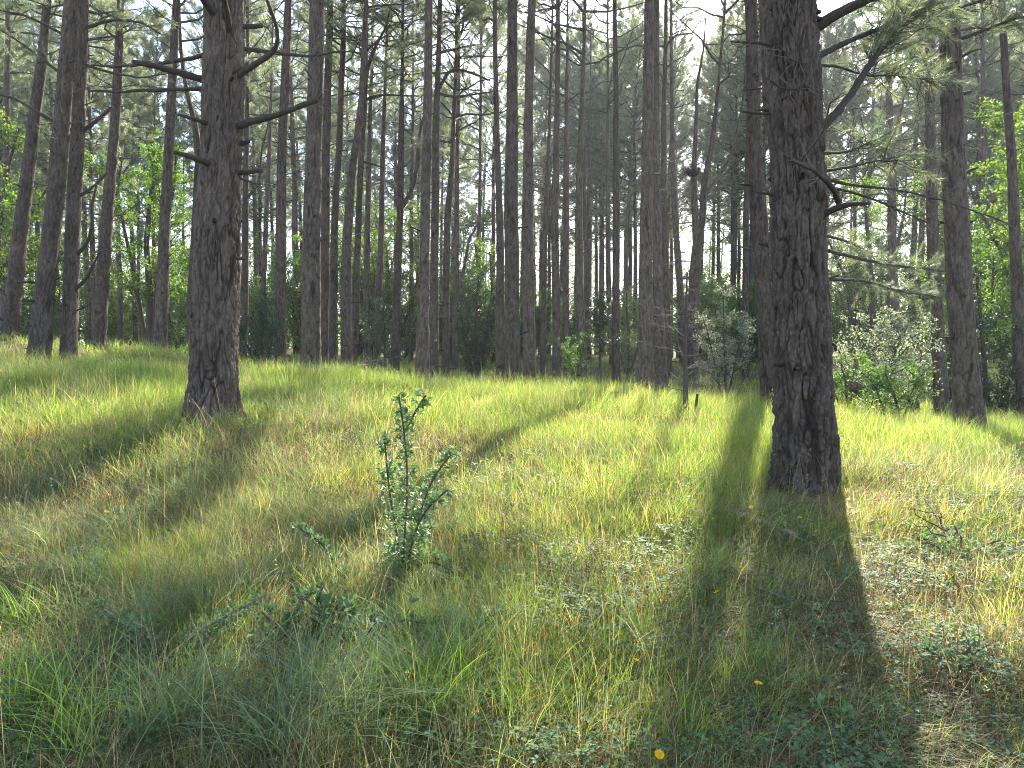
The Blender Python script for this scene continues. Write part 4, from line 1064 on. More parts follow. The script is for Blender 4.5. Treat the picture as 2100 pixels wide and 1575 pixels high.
plant('leafy_sapling', 'thin leafy sapling crossing the dark leaning stem beside the pale grey pine', 'sapling', 21,
      [[(1175,790,5),(1172,750,4),(1165,720,3),(1155,700,2)], [(1172,760,4),(1195,720,3),(1200,690,2)]],
      18, 7, 9, 0.05, G['hazel'] * 0.8, 0.6, 26, M_LEAF, spread_y=0.5, s0=0.3)
plant('pale_shrub', 'dull pale bush behind the slender clean pine', 'shrub', 30,
      [[(1290,740,8),(1290,690,6),(1285,640,4),(1285,600,2)], [(1290,720,6),(1320,670,4),(1325,620,2)], [(1290,720,6),(1255,680,4),(1245,630,2)]],
      22, 8, 12, 0.08, G['rusty'], 1.1, 27, M_LEAF, spread_y=1.0, s0=0.1)
plant('leafy_sapling', 'bright low brambly sapling at the foot of the slim sunlit-footed pine', 'sapling', 19,
      [[(370,765,4),(372,750,3),(374,735,2)], [(300,765,4),(295,750,3),(290,742,2)], [(220,770,4),(215,750,3),(225,740,2)]],
      16, 7, 9, 0.05, G['lime'], 0.6, 28, M_LEAF, spread_y=0.5, s0=0.1)

# undergrowth farther back: bushy broad-leaved trees, four kinds copied
BUSH = []
def bush_kind(seed, pal, h, mat, lsize):
    r = rng(seed)
    root = thing('undergrowth_tree', (0, 0, 0), 'x', 'bush', 'leafy undergrowth behind the pines')
    st = []
    for k in range(5):
        az = r.uniform(0, 6.28); lean = r.uniform(0.1, 0.5)
        z = np.linspace(-0.2, h * r.uniform(0.7, 1.0), 6)
        P = np.stack([np.cos(az) * lean * z + r.normal(0, .1, 6), np.sin(az) * lean * z + r.normal(0, .1, 6), z], -1)
        st.append((P, np.linspace(0.05, 0.012, 6)))
    w, l = leafy(r, st, 18, 8, 12, lsize, pal, h * 0.35, s0=0.12)
    obj('trunk', w.build('wood', [M_TWIG]), root)
    obj('crown', l.build('foliage', [mat], smooth=False), root)
    BUSH.append([root, 0])
bush_kind(401, G['oak'], 5.0, M_LEAF, 0.10)
bush_kind(402, G['lime'] * 0.9, 4.2, M_LEAF, 0.10)
bush_kind(403, G['dark'] * 1.3, 3.6, M_HOLLY, 0.085)
bush_kind(404, G['oak'] * 0.8, 7.0, M_LEAF, 0.11)
r = rng(88)
lab = ['leafy green undergrowth bush far behind the pine trunks', 'bright yellow-green bush far behind the pine trunks', 'dark evergreen bush far behind the pine trunks', 'tall leafy undergrowth tree far behind the pine trunks']
bspots = []
while len(bspots) < 105:
    y = r.uniform(33, 66); x = r.uniform(-0.78, 0.78) * y
    if bspots and min(math.hypot(x - a, y - b) for a, b in bspots) < 2.0: continue
    px = 1050 + F * x / y
    if 1130 < px < 1420 and y < 40: continue
    bspots.append((x, y))
for j, (x, y) in enumerate(bspots):
    px = 1050 + F * x / y
    side = px < 480 or px > 1650
    q = [0, 1, 3, 3, 2, 0][j % 6] if side else [0, 1, 1, 0, 2, 3, 1][j % 7]
    kd = BUSH[q]; loc = (x, y, float(gz(x, y))); rz, sc = r.uniform(0, 6.28), r.uniform(0.8, 1.35)
    if kd[1] == 0:
        kd[1] = 1; root = kd[0]; root.location = loc; root.rotation_euler = (0, 0, rz); root.scale = (sc,) * 3; root['label'] = lab[q]
    else:
        copy_tree(kd[0], loc, rz, sc, lab[q], 'leafy undergrowth behind the pines')
for kd in BUSH:
    if kd[1] == 0: print('unused bush kind')

# the far wood that reads as one mass
r = rng(99)
far = Soup()
for k in range(150):
    y = r.uniform(85, 150); x = r.uniform(-0.8, 0.8) * y
    z0 = float(gz(x, y)); H = r.uniform(15, 21)
    P = np.array([[x, y, z0 - .5], [x + r.normal(0, .2), y, z0 + H * .5], [x + r.normal(0, .3), y, z0 + H]])
    V, q = tubes(P[None], np.array([[0.17, 0.13, 0.03]]), 7)
    far.add(V, q, 1, (0.12, 0.095, 0.08))
    m = 900
    t = r.random(m)
    rad = 3.0 * np.sqrt(r.random(m)) * (1 - t * 0.7); a = r.uniform(0, 6.28, m)
    c = np.stack([x + np.cos(a) * rad, y + np.sin(a) * rad, z0 + H * (0.35 + 0.65 * t)], -1)
    V, T = needles(c, r.normal(size=(m, 3)), 0.55, 0.14, r)
    far.add(V, T, 0, np.repeat(NEEDLE_COLS[r.integers(0, 4, m)], 3, 0))
    m = 260
    c = np.stack([x + r.normal(0, 2.5, m), y + r.normal(0, 2.5, m), z0 + 4.5 * r.random(m)], -1)
    V, T = leaves(c, r.normal(size=(m, 3)), r.normal(size=(m, 3)), 0.4, 0.28)
    far.add(V, T, 0, np.repeat(G['oak'][r.integers(0, 4, m)], 4, 0))
tag(obj('far_woodland', far.build('far_woodland', [M_NEEDLE, M_TWIG], smooth=False)), 'hazy far wood of pines and leaves closing the view', 'woodland', kind='stuff')

# ------------------------------------------------------------------ grass
def scatter(r, n, d0, d1, power):
    """ground points inside and a little beside the view; more of them near the camera"""
    u = r.random(n)
    e = 2 - power
    d = (d0 ** e + u * (d1 ** e - d0 ** e)) ** (1 / e)
    x = r.uniform(-0.84, 0.84, n) * (d + 0.4)
    return x, d

def trunk_clear(x, y):
    ok = np.ones(len(x), bool)
    for (lab_, dep, poly, o) in PINES:
        if dep > 26: continue
        b = at(poly[0][0], poly[0][1], dep)
        ok &= np.hypot(x - b[0], y - dep) > poly[0][2] / F * dep * 0.5
    return ok

def maps(x, y):
    lush = 0.5 + 0.5 * noise(x * 0.5, y * 0.5, seed=21) + 0.25 * noise(x * 1.7, y * 1.7, seed=22)
    lush += 0.35 * sstep(6.5, 9.5, y) - 0.22 * sstep(0.1, 1.2, x) * sstep(5.2, 3.5, y) + 0.2 * sstep(-0.6, -1.6, x) * sstep(6, 4, y)
    lush -= 0.8 * np.exp(-((x - 2.5) ** 2 + (y - 5.75) ** 2) / 0.45)
    return np.clip(lush, 0, 1.3)

def blades(r, x, y, h, w, segs, lean, col, zoff=0.0, az=None):
    n = len(x)
    az = r.uniform(0, 2 * np.pi, n) if az is None else az
    windy = 0.5 * noise(x * 0.8, y * 0.8, seed=31)
    ld = np.stack([np.cos(az) + windy, np.sin(az) - 0.25, np.zeros(n)], -1)
    base = np.stack([x, y, gz(x, y) + zoff - 0.01], -1)
    s = np.linspace(0, 1, segs + 1)
    prof = s[None, :] ** 1.8
    hh = h[:, None] * (s[None, :] - 0.28 * lean[:, None] ** 1.5 * s[None, :] ** 2.5)
    C = base[:, None, :] + ld[:, None, :] * (h * lean)[:, None, None] * prof[..., None]
    C[..., 2] += hh
    face = az + np.pi / 2 + r.normal(0, 0.6, n)
    sd = np.stack([np.cos(face), np.sin(face), np.zeros(n)], -1)
    wid = w[:, None] * (1 - s[None, :segs] ** 1.6 * 0.75) * 0.5
    A = C[:, :segs] - sd[:, None] * wid[..., None]; B = C[:, :segs] + sd[:, None] * wid[..., None]
    V = np.concatenate([np.stack([A, B], 2).reshape(n, segs * 2, 3), C[:, segs:]], 1)
    k = segs * 2 + 1
    b = np.arange(n)[:, None] * k
    fs = []
    if segs > 1:
        q = np.array([[2 * i, 2 * i + 1, 2 * i + 3, 2 * i + 2] for i in range(segs - 1)])
        fs.append((b[:, None, :] + q[None]).reshape(-1, 4))
    fs.append(b + np.array([[k - 3, k - 2, k - 1]]))
    return V.reshape(-1, 3), fs, np.repeat(col, k, 0)

PAL_LUSH = np.array([[0.155, 0.242, 0.050], [0.195, 0.285, 0.060], [0.120, 0.198, 0.048], [0.245, 0.320, 0.085]])
PAL_BLUE = np.array([[0.128, 0.178, 0.100], [0.165, 0.215, 0.130], [0.118, 0.158, 0.085]])
PAL_DRY = np.array([[0.34, 0.27, 0.15], [0.27, 0.20, 0.11], [0.42, 0.34, 0.20], [0.22, 0.17, 0.10]])

def grass_layer(sp, seed, n, d0, d1, power, segs, hbase, wbase, per=13, rad=0.05, single=0.3):
    """tufts of blades that share height and tint, with single blades between"""
    r = rng(seed)
    nt = int(n * (1 - single) / per)
    tx, ty = scatter(r, nt, d0, d1, power)
    k = np.repeat(np.arange(nt), r.poisson(per, nt))
    a = r.uniform(0, 2 * np.pi, len(k)); rr = rad * (0.7 + 0.06 * ty[k]) * np.sqrt(r.random(len(k)))
    x1, y1 = tx[k] + np.cos(a) * rr, ty[k] + np.sin(a) * rr
    x2, y2 = scatter(r, int(n * single), d0, d1, power)
    ns = len(x2)
    th = np.exp(r.normal(0, 0.24, nt)); tu = r.random(nt); tv = r.random(nt); tb = r.uniform(0.58, 1.40, nt)
    x = np.concatenate([x1, x2]); y = np.concatenate([y1, y2])
    az = np.concatenate([a + r.normal(0, 0.5, len(k)), r.uniform(0, 6.283, ns)])
    hk = np.concatenate([th[k], 0.75 * np.exp(r.normal(0, 0.3, ns))])
    u = np.concatenate([tu[k], r.random(ns)]); v = np.concatenate([tv[k], r.random(ns)]); bb = np.concatenate([tb[k], r.uniform(0.75, 1.25, ns)])
    lush = maps(x, y)
    clump = noise(x * 3.2, y * 3.2, seed=41)
    ok = trunk_clear(x, y) & (v < np.clip(0.30 + 0.75 * lush + 0.3 * clump, 0.15, 1))
    x, y, lush, clump, az, hk, u, v, bb = [q[ok] for q in (x, y, lush, clump, az, hk, u, v, bb)]
    n = len(x)
    h = hbase * hk * (0.40 + 0.60 * lush) * r.uniform(0.5, 1.3, n)
    w = wbase * r.uniform(0.6, 1.3, n)
    lean = np.clip(r.normal(0.55, 0.28, n), 0.08, 1.3)
    blue = np.clip(sstep(0.10, 0.5, noise(x * 0.9, y * 0.9, seed=51) + 0.9 * sstep(0.6, -0.8, x) * sstep(6.5, 4.5, y) - 0.25), 0.05, 0.7)
    dry = np.clip(0.16 - 0.30 * (lush - 0.6) + 0.10 * sstep(8, 5, y), 0.05, 0.55)
    mixd = (r.random(n) < 0.13)
    col = PAL_LUSH[(v * 97 % 1 * 4).astype(int)]
    col = np.where(((v * 31 % 1) < blue)[:, None], PAL_BLUE[r.integers(0, 3, n)], col)
    col = np.where(((u < dry) | mixd)[:, None], PAL_DRY[r.integers(0, 4, n)], col)
    col = col * (bb * r.uniform(0.85, 1.15, n))[:, None]
    V, fs, c = blades(r, x, y, h, w, segs, lean, col, az=az)
    b0 = sp.n
    sp.V.append(V); sp.C.append(c); sp.n += len(V)
    for f in fs: sp.F.append(f + b0); sp.I.append(0)

gs = Soup()
grass_layer(gs, 601, 150000, 2.1, 5.5, 1.0, 4, 0.25, 0.0032, 12, 0.06, 0.45)
grass_layer(gs, 602, 190000, 5.0, 10.0, 1.0, 3, 0.28, 0.0043, 11, 0.08, 0.45)
grass_layer(gs, 603, 220000, 9.0, 20.0, 1.1, 3, 0.31, 0.0058, 10, 0.10, 0.5)
grass_layer(gs, 604, 100000, 18.0, 50.0, 1.3, 2, 0.32, 0.0140, 10, 0.14, 0.5)
r = rng(605)
n = 3400
x, y = scatter(r, n, 2.3, 16, 1.0)
V, fs, c = blades(r, x, y, r.uniform(0.32, 0.62, n), r.uniform(0.0016, 0.003, n), 5, r.uniform(0.15, 0.9, n), PAL_DRY[r.integers(0, 4, n)] * r.uniform(0.9, 1.4, (n, 1)))
b0 = gs.n; gs.V.append(V); gs.C.append(c); gs.n += len(V)
for f in fs: gs.F.append(f + b0); gs.I.append(0)
tips = V.reshape(n, -1, 3)[:, -1]; sel = np.nonzero(r.random(n) < 0.4)[0]
k = np.repeat(sel, 9); m = len(k)
V, T = needles(tips[k] + np.stack([r.normal(0, .006, m), r.normal(0, .006, m), r.uniform(-.06, .005, m)], -1), r.normal(0, .6, (m, 3)) + np.array([0, 0, .8]), r.uniform(0.008, 0.022, m), 0.003, r)
gs.add(V, T, 0, np.repeat(np.array([[0.40, 0.36, 0.20]]) * r.uniform(0.7, 1.2, (m, 1)), 3, 0))
tag(obj('grass', gs.build('grass', [M_GRASS], smooth=True)), 'tall fine green grass over the whole clearing', 'grass', kind='stuff')

# dead thatch lying low between the green
r = rng(611)
ds = Soup()
for (n, d0, d1, hb, wb, segs) in [(60000, 2.1, 6, 0.12, 0.0032, 3), (60000, 5.5, 14, 0.14, 0.006, 2)]:
    x, y = scatter(r, n, d0, d1, 1.0)
    ok = trunk_clear(x, y) & (r.random(n) < np.clip(1.05 - 0.55 * maps(x, y), 0.2, 1))
    x, y = x[ok], y[ok]; n = len(x)
    V, fs, c = blades(r, x, y, hb * r.uniform(0.4, 1.5, n), wb * r.uniform(0.6, 1.4, n), segs, r.uniform(0.8, 2.2, n), PAL_DRY[r.integers(0, 4, n)] * r.uniform(0.6, 1.1, (n, 1)), 0.02)
    b0 = ds.n; ds.V.append(V); ds.C.append(c); ds.n += len(V)
    for f in fs: ds.F.append(f + b0); ds.I.append(0)
tag(obj('dry_grass', ds.build('dry_grass', [M_GRASS])), 'straw coloured dead grass matted under the green blades', 'grass', kind='stuff')

# tussocks of long arching blue-green blades in the foreground
def tussock_field():
    r = rng(621)
    sp = Soup()
    spots = [(820, 1390), (900, 1400), (760, 1430), (860, 1330), (700, 1480), (960, 1360), (620, 1440), (880, 1470), (300, 1330), (180, 1250), (420, 1290), (90, 1180), (60, 1480), (150, 1520), (520, 1250), (250, 1150), (360, 1100), (120, 1090), (450, 1420), (340, 1500), (560, 1540), (1010, 1330), (40, 1330), (680, 1220), (740, 1130), (930, 1120)]
    for q_, (px, py) in enumerate(spots):
        dep = 1.55 * F / max(py - HORIZON, 60) * 0.93
        p = at(px, py, dep)
        n = int(r.integers(110, 200))
        rr = np.abs(r.normal(0, 0.13, n)); a = r.uniform(0, 6.28, n)
        x, y = p[0] + np.cos(a) * rr, dep + np.sin(a) * rr
        h = r.uniform(0.16, 0.44, n) * (1.3 if q_ in (4, 6, 7, 12, 13, 19, 20) else 0.85)
        pal = PAL_BLUE if r.random() < 0.75 else PAL_LUSH[:3]
        V, fs, c = blades(r, x, y, h, np.full(n, 0.0055) * r.uniform(0.6, 1.2, n), 6, np.clip(r.normal(0.85, 0.3, n), 0.2, 1.6), pal[r.integers(0, 3, n)] * r.uniform(0.9, 1.5, (n, 1)))
        b0 = sp.n; sp.V.append(V); sp.C.append(c); sp.n += len(V)
        for f in fs: sp.F.append(f + b0); sp.I.append(0)
    return sp
tag(obj('tussock_grass', tussock_field().build('tussock_grass', [M_GRASS])), 'long arching blue-green tussock grass in the shaded foreground', 'grass', kind='stuff')

# bramble and other small leaves creeping through the grass
r = rng(631)
n = 42000
x, y = scatter(r, n, 2.1, 8.5, 0.9)
dens = sstep(0.05, 0.45, noise(x * 1.1, y * 1.1, seed=61) + 0.85 * sstep(0.6, 1.8, x) * sstep(6.6, 5.0, y) + 0.25 * sstep(5, 3.2, y) - 0.05)
ok = (r.random(n) < dens) & trunk_clear(x, y)
x, y = x[ok], y[ok]; n = len(x)
hgt = r.uniform(0.03, 0.17, n) * (0.6 + 0.6 * (noise(x * 2.5, y * 2.5, seed=63) > 0))
c0 = np.stack([x, y, gz(x, y) + hgt], -1)
cs = Soup()
az = r.uniform(0, 6.28, n)
size = r.uniform(0.014, 0.032, n)
tone = np.array([[0.075, 0.135, 0.055], [0.095, 0.165, 0.07], [0.06, 0.11, 0.045], [0.12, 0.19, 0.06]])[r.integers(0, 4, n)] * r.uniform(0.8, 1.2, (n, 1))
nr = norm(np.stack([r.normal(0, .3, n), r.normal(0, .3, n), np.ones(n)], -1))
for k, da in enumerate((-1.15, 0, 1.15)):
    d = np.stack([np.cos(az + da), np.sin(az + da), r.uniform(-0.25, 0.25, n)], -1)
    V, T = leaves(c0 + d * 0.006, d, nr, size * (1.15 if k == 1 else 1.0), size * 0.75, 0.12)
    cs.add(V, T, 0, np.repeat(tone, 4, 0))
sel = r.random(n) < 0.35
bp = c0[sel]; fp = bp.copy(); fp[:, 2] = gz(bp[:, 0], bp[:, 1]); fp[:, :2] += r.normal(0, 0.06, (len(fp), 2))
V, q = tubes(np.stack([fp, (fp + bp) / 2 + np.array([0, 0, 0.02]), bp], 1), np.full((len(fp), 3), 0.0016), 3)
cs.add(V, q, 1, (0.16, 0.11, 0.06))
tag(obj('bramble_undergrowth', cs.build('bramble_undergrowth', [M_BRAMBLE, M_TWIG], smooth=False)), 'low creeping bramble leaves scattered through the grass', 'ground cover', kind='stuff')

# dead leaves and chips of bark
r = rng(641)
n = 5000
x, y = scatter(r, n, 2.1, 8, 0.9)
c0 = np.stack([x, y, gz(x, y) + r.uniform(0.005, 0.05, n)], -1)
d = np.stack([r.normal(size=n), r.normal(size=n), r.normal(0, .3, n)], -1)
V, T = leaves(c0, d, norm(r.normal(0, .5, (n, 3)) + np.array([0, 0, 1])), r.uniform(0.02, 0.055, n), r.uniform(0.012, 0.035, n), 0.25)
fl = Soup(); fl.add(V, T, 0, np.repeat(np.array([[0.30, 0.22, 0.14], [0.20, 0.12, 0.07], [0.42, 0.35, 0.27]])[r.integers(0, 3, n)], 4, 0))
tag(obj('fallen_leaves', fl.build('fallen_leaves', [M_FLOWER], smooth=False)), 'dry brown leaves and bark chips lying in the grass', 'leaf litter', kind='stuff')

# ------------------------------------------------------------------ foreground plants and dead wood
def gdepth(px, py, lift=0.0):
    """depth at which the ground shows at a pixel"""
    d = np.linspace(2.0, 30, 1500)
    a, b = (px - 1050.0) / F, (787.5 - py) / F
    dx, dy, dz = a, math.cos(PITCH) - b * math.sin(PITCH), math.sin(PITCH) + b * math.cos(PITCH)
    z = EYE + dz / dy * d
    g = gz(dx / dy * d, d) + lift
    k = np.nonzero(z <= g)[0]
    return float(d[k[0]]) if len(k) else 30.0

def sprig(name, label, cat, dep, paths, seed, per_m, lsize, pal, mat=M_BRAMBLE, width=0.045, wood=(0.10, 0.075, 0.055)):
    """leafy stems following pixel paths"""
    r = rng(seed)
    b = at(paths[0][0][0], paths[0][0][1], dep)
    root = thing(name, (b[0], dep, float(gz(b[0], dep))), label, cat)
    org = np.array([b[0], dep, float(gz(b[0], dep))])
    w, l = Soup(), Soup()
    for j, p in enumerate(paths):
        oy = r.uniform(-0.22, 0.22) if j else 0
        P = np.array([at(a, c, dep) for a, c in p]); P[:, 1] += oy * np.linspace(0.3, 1, len(P))
        Q, Rr = resample(P, np.linspace(0.0042, 0.0012, len(P)), 0.02, 0, r)
        V, q = tubes(Q[None], Rr[None], 6); w.add(V, q, 0, wood)
        Ln = len(Q) * 0.02
        m = int(Ln * per_m)
        k = r.integers(1, len(Q), m)
        ax = norm(Q[k] - Q[k - 1])
        az = r.normal(size=(m, 3)); az -= ax * (az * ax).sum(1, keepdims=True); az = norm(az)
        tl = r.uniform(0.2, 1.0, m) * width * (1.5 - k / len(Q))
        st = Q[k] + az * tl[:, None]
        V, q = tubes(np.stack([Q[k], (Q[k] + st) / 2 + ax * 0.004, st], 1), np.full((m, 3), 0.0012), 3); w.add(V, q, 0, wood)
        for s_ in range(4):
            d = norm(az + ax * 0.5 + r.normal(0, 0.6, (m, 3)))
            nr = norm(np.array([0, 0, 1.0]) + r.normal(0, 0.33, (m, 3)))
            sz = lsize * r.uniform(0.7, 1.25, m)
            V, T = leaves(st + r.normal(0, 0.008, (m, 3)), d, nr, sz, sz * 0.55, 0.18)
            l.add(V, T, 0, np.repeat(pal[r.integers(0, len(pal), m)] * r.uniform(0.8, 1.25, (m, 1)), 4, 0))
    obj('stem', w.build('stem', [M_TWIG], org), root)
    obj('foliage', l.build('foliage', [mat], org, smooth=False), root)
    return root
d_s = gdepth(822, 1195)
HP = np.array([[0.07, 0.12, 0.055], [0.09, 0.15, 0.07], [0.11, 0.17, 0.075]])
sprig('thorn_shrub', 'upright young thorn shrub with small glossy leaves, alone in the grass', 'shrub', d_s,
      [[(818,1230),(822,1150),(815,1090),(800,1030),(792,970),(795,925),(788,895)],
       [(825,1220),(830,1120),(838,1030),(840,950),(835,890),(830,850),(824,808)],
       [(832,1200),(845,1110),(860,1060),(880,1025),(900,1000),(925,990)],
       [(832,1180),(850,1090),(870,1010),(890,970),(905,945),(925,935)],
       [(838,1190),(855,1140),(880,1120),(905,1140),(935,1165)],
       [(825,1200),(800,1160),(790,1140),(785,1150)],
       [(840,870),(855,840),(875,810)],
       [(828,1190),(840,1120),(865,1085),(880,1095)],
       [(842,1210),(880,1170),(920,1180),(955,1190)],
       [(820,1230),(790,1205),(760,1220),(740,1245)], [(830,1220),(860,1195),(900,1205),(940,1235),(975,1240)], [(815,1240),(780,1225),(730,1235),(690,1225)], [(835,1230),(870,1225),(900,1250)], [(830,1215),(815,1170),(775,1165),(750,1180)], [(840,1200),(870,1160),(900,1160)]], 701, 165, 0.036, HP * 1.6, mat=M_GLOSS, width=0.06)
sprig('thorn_shrub', 'drooping leafy spray arching left of the upright thorn shrub', 'shrub', d_s - 0.1,
      [[(710,1200),(690,1160),(672,1120),(650,1090),(625,1078),(608,1080)], [(712,1230),(700,1190),(690,1175)]], 702, 170, 0.032, HP * 1.4, mat=M_GLOSS)
sprig('thorn_shrub', 'low glossy thorn tuft at the sunny edge of the tussocks', 'shrub', gdepth(1000, 1330),
      [[(975,1340),(980,1290),(1000,1265),(1030,1258)], [(980,1340),(960,1300),(950,1280)], [(985,1340),(1010,1300),(1035,1275)], [(975,1345),(965,1320),(990,1310)]], 703, 150, 0.03, HP * 1.4, mat=M_GLOSS)
sprig('thorn_shrub', 'sprawling wiry thorn bush low in the shaded grass', 'shrub', gdepth(330, 1360),
      [[(330,1360),(300,1310),(260,1270),(195,1240)], [(335,1360),(370,1310),(430,1280),(550,1215)], [(330,1360),(310,1330),(270,1300),(240,1310)], [(340,1360),(390,1320),(450,1290),(480,1270)], [(330,1350),(330,1310),(320,1270),(300,1255)], [(340,1355),(370,1340),(400,1335)]],
      704, 230, 0.024, HP * 1.3, wood=(0.20, 0.17, 0.14))
sprig('thorn_shrub', 'small sunlit leafy clump nearest below the glossy thorn tuft', 'shrub', gdepth(1010, 1440),
      [[(1010,1450),(985,1410),(970,1390)], [(1010,1450),(1010,1400),(1000,1375)], [(1015,1450),(1040,1410),(1060,1395)], [(1015,1450),(1050,1430),(1075,1425)]], 705, 170, 0.034, HP * 1.4)
sprig('bramble_plant', 'dark broad-leaved bramble in the shade under the upright thorn shrub', 'bramble', gdepth(690, 1300, 0.08),
      [[(690,1300),(660,1260),(630,1230),(610,1225)], [(690,1300),(700,1250),(720,1225)], [(690,1300),(640,1290),(590,1270)], [(700,1300),(740,1270),(790,1265)], [(700,1300),(680,1270),(690,1240)], [(640,1300),(580,1300),(540,1290)], [(760,1290),(830,1260),(880,1260)], [(600,1310),(560,1290),(530,1260)], [(800,1290),(850,1290),(900,1300)], [(730,1310),(760,1290),(780,1250)], [(660,1290),(640,1250),(650,1215)]], 706, 85, 0.044, HP * 1.15, width=0.09)
sprig('bramble_plant', 'leafy bramble mound in half shade low at the right edge', 'bramble', gdepth(1960, 1400),
      [[(1960,1400),(1930,1350),(1900,1330)], [(1960,1400),(1970,1340),(1990,1310)], [(1970,1400),(2020,1350),(2060,1340)], [(1950,1410),(1900,1390),(1870,1380)], [(1980,1410),(2040,1400),(2080,1390)]], 707, 90, 0.036, HP * 1.5, width=0.08)
sprig('bramble_plant', 'pale leafy bramble patch in full sun right of the furrowed pine', 'bramble', gdepth(1960, 1150),
      [[(1960,1150),(1920,1120),(1880,1105)], [(1960,1150),(1960,1100),(1940,1075)], [(1970,1150),(2010,1110),(2040,1095)], [(1950,1160),(1900,1150),(1860,1135)], [(1980,1160),(2040,1150),(2090,1150)]], 708, 130, 0.036, HP * 1.7, width=0.09)
sprig('bramble_plant', 'green bramble leaves at the bottom edge right of the middle', 'bramble', gdepth(1690, 1500),
      [[(1690,1510),(1660,1480),(1630,1470)], [(1690,1510),(1700,1470),(1720,1455)], [(1700,1510),(1740,1490),(1770,1480)], [(1690,1520),(1650,1520),(1610,1515)]], 709, 100, 0.042, HP * 1.5, width=0.08)

# dead sapling and stake
def bare(name, label, cat, dep, stem_px, w, n_br, lrange, seed, col=(0.17, 0.12, 0.085), extra=()):
    r = rng(seed)
    P = np.array([at(a, b, dep) for a, b in stem_px]); g = float(gz(P[0, 0], dep)); P[0, 2] = min(P[0, 2], g) - 0.1
    org = np.array([P[0, 0], dep, g])
    root = thing(name, org, label, cat)
    Q, Rr = resample(P, np.linspace(w[0], w[1], len(P)) / F * dep / 2, 0.05, 0, r)
    sp = Soup(); V, q = tubes(Q[None], Rr[None], 10); sp.add(V, q, 0, col)
    obj('trunk', sp.build('trunk', [M_TWIG], org), root)
    for j in range(n_br):
        k = int(len(Q) * r.uniform(0.28, 0.97))
        az = r.uniform(0, 6.28); d = np.array([math.cos(az) * 1.2, math.sin(az), r.uniform(-0.05, 0.45)]); d /= np.linalg.norm(d)
        L = r.uniform(*lrange) * (1.15 - 0.6 * k / len(Q))
        s = np.linspace(0, 1, 7)
        B = Q[k] + d * (L * s)[:, None]; B[:, 2] += 0.15 * L * s ** 2 * r.uniform(-1, 1.5); B[1:] += r.normal(0, 0.012, (6, 3))
        sp = Soup(); V, q = tubes(B[None], (0.009 * (1 - 0.8 * s))[None], 5); sp.add(V, q, 0, np.array(col) * 1.25)
        m = 7; kk = r.integers(2, 7, m); td = norm(d + r.normal(0, 0.7, (m, 3))); tl = r.uniform(0.08, 0.35, m)
        TP = B[kk][:, None] + td[:, None] * (tl[:, None] * np.linspace(0, 1, 3))[..., None]
        V, q = tubes(TP, np.broadcast_to(np.array([0.004, 0.003, 0.002]), (m, 3)), 3); sp.add(V, q, 0, np.array(col) * 1.4)
        obj('branch', sp.build('branch', [M_TWIG], org), root)
    return root
bare('dead_sapling', 'thin dead sapling with bare spreading twigs on the sunny crest', 'dead sapling', 11.4,
     [(1408,880),(1406,800),(1405,720),(1407,640),(1409,560)], (13, 3), 20, (0.35, 1.15), 801, (0.085, 0.066, 0.052))
bare('wooden_stake', 'short bare stake leaning beside the dead sapling', 'dead stem', 11.2, [(1423,880),(1426,845),(1430,808)], (8, 5), 0, (0, 0), 802, (0.07, 0.055, 0.045))
bare('leaning_snag', 'dark crooked stem leaning right against the pale grey pine', 'dead stem', 22.5, [(1170,792),(1180,750),(1192,715),(1200,695)], (9, 3), 5, (0.2, 0.5), 803, (0.06, 0.045, 0.038))

def lying(name, label, cat, path, w, seed, twigs, col, lift=0.10, dep=None):
    r = rng(seed)
    P = []
    for px, py in path:
        d = gdepth(px, py, lift) if dep is None else dep
        P.append(at(px, py, d))
    P = np.array(P); dm = P[:, 1].mean()
    root = thing(name, (P[0, 0], P[0, 1], float(gz(P[0, 0], P[0, 1]))), label, cat)
    org = np.array(root.location)
    Q, Rr = resample(P, np.linspace(w[0], w[1], len(P)) / F * dm / 2, 0.02, 0, r)
    Q[:, 2] += 0.008 * noise(np.arange(len(Q)) * 0.15, np.zeros(len(Q)), seed=seed)
    sp = Soup(); V, q = tubes(Q[None], (Rr * (1 + 0.15 * noise(np.arange(len(Q)) * 0.4, np.zeros(len(Q)), seed=seed + 1)))[None], 9); sp.add(V, q, 0, col)
    obj('limb', sp.build('limb', [M_TWIG], org), root)
    for j in range(twigs):
        k = r.integers(3, len(Q) - 1)
        ax = norm(Q[k] - Q[k - 1]); d = norm(ax * r.choice([-1, 1]) * 0.8 + np.array([r.normal(0, .5), r.normal(0, .5), r.uniform(-0.05, 0.5)]))
        s = np.linspace(0, 1, 6); L = r.uniform(0.12, 0.5)
        B = Q[k] + d * (L * s)[:, None]; B[1:] += r.normal(0, 0.012, (5, 3))
        sp = Soup(); V, q = tubes(B[None], (0.005 * (1 - 0.7 * s))[None], 4); sp.add(V, q, 0, np.array(col) * 1.1)
        obj('twig', sp.build('twig', [M_TWIG], org), root)
lying('fallen_branch', 'long fallen dead branch lying in the grass before the furrowed pine', 'fallen branch', [(1395,1024),(1440,1030),(1480,1042),(1540,1062),(1590,1080),(1640,1098)], (4, 8), 811, 12, (0.24, 0.20, 0.165))
lying('fallen_branch', 'thin dark fallen twig lower down in the tree shadow', 'fallen branch', [(1500,1165),(1535,1195),(1575,1215),(1612,1230)], (3, 4), 812, 4, (0.12, 0.09, 0.075))
lying('fallen_branch', 'upright forked dead twig among the pale brambles', 'fallen branch', [(1945,1110),(1935,1080),(1915,1050),(1895,1020)], (4, 2), 813, 5, (0.062, 0.047, 0.040), lift=0.3)
lying('fallen_branch', 'crooked fallen stick at the foot of the swollen-footed pine', 'fallen branch', [(1985,915),(2005,905),(2012,890)], (5, 3), 814, 3, (0.26, 0.22, 0.18))
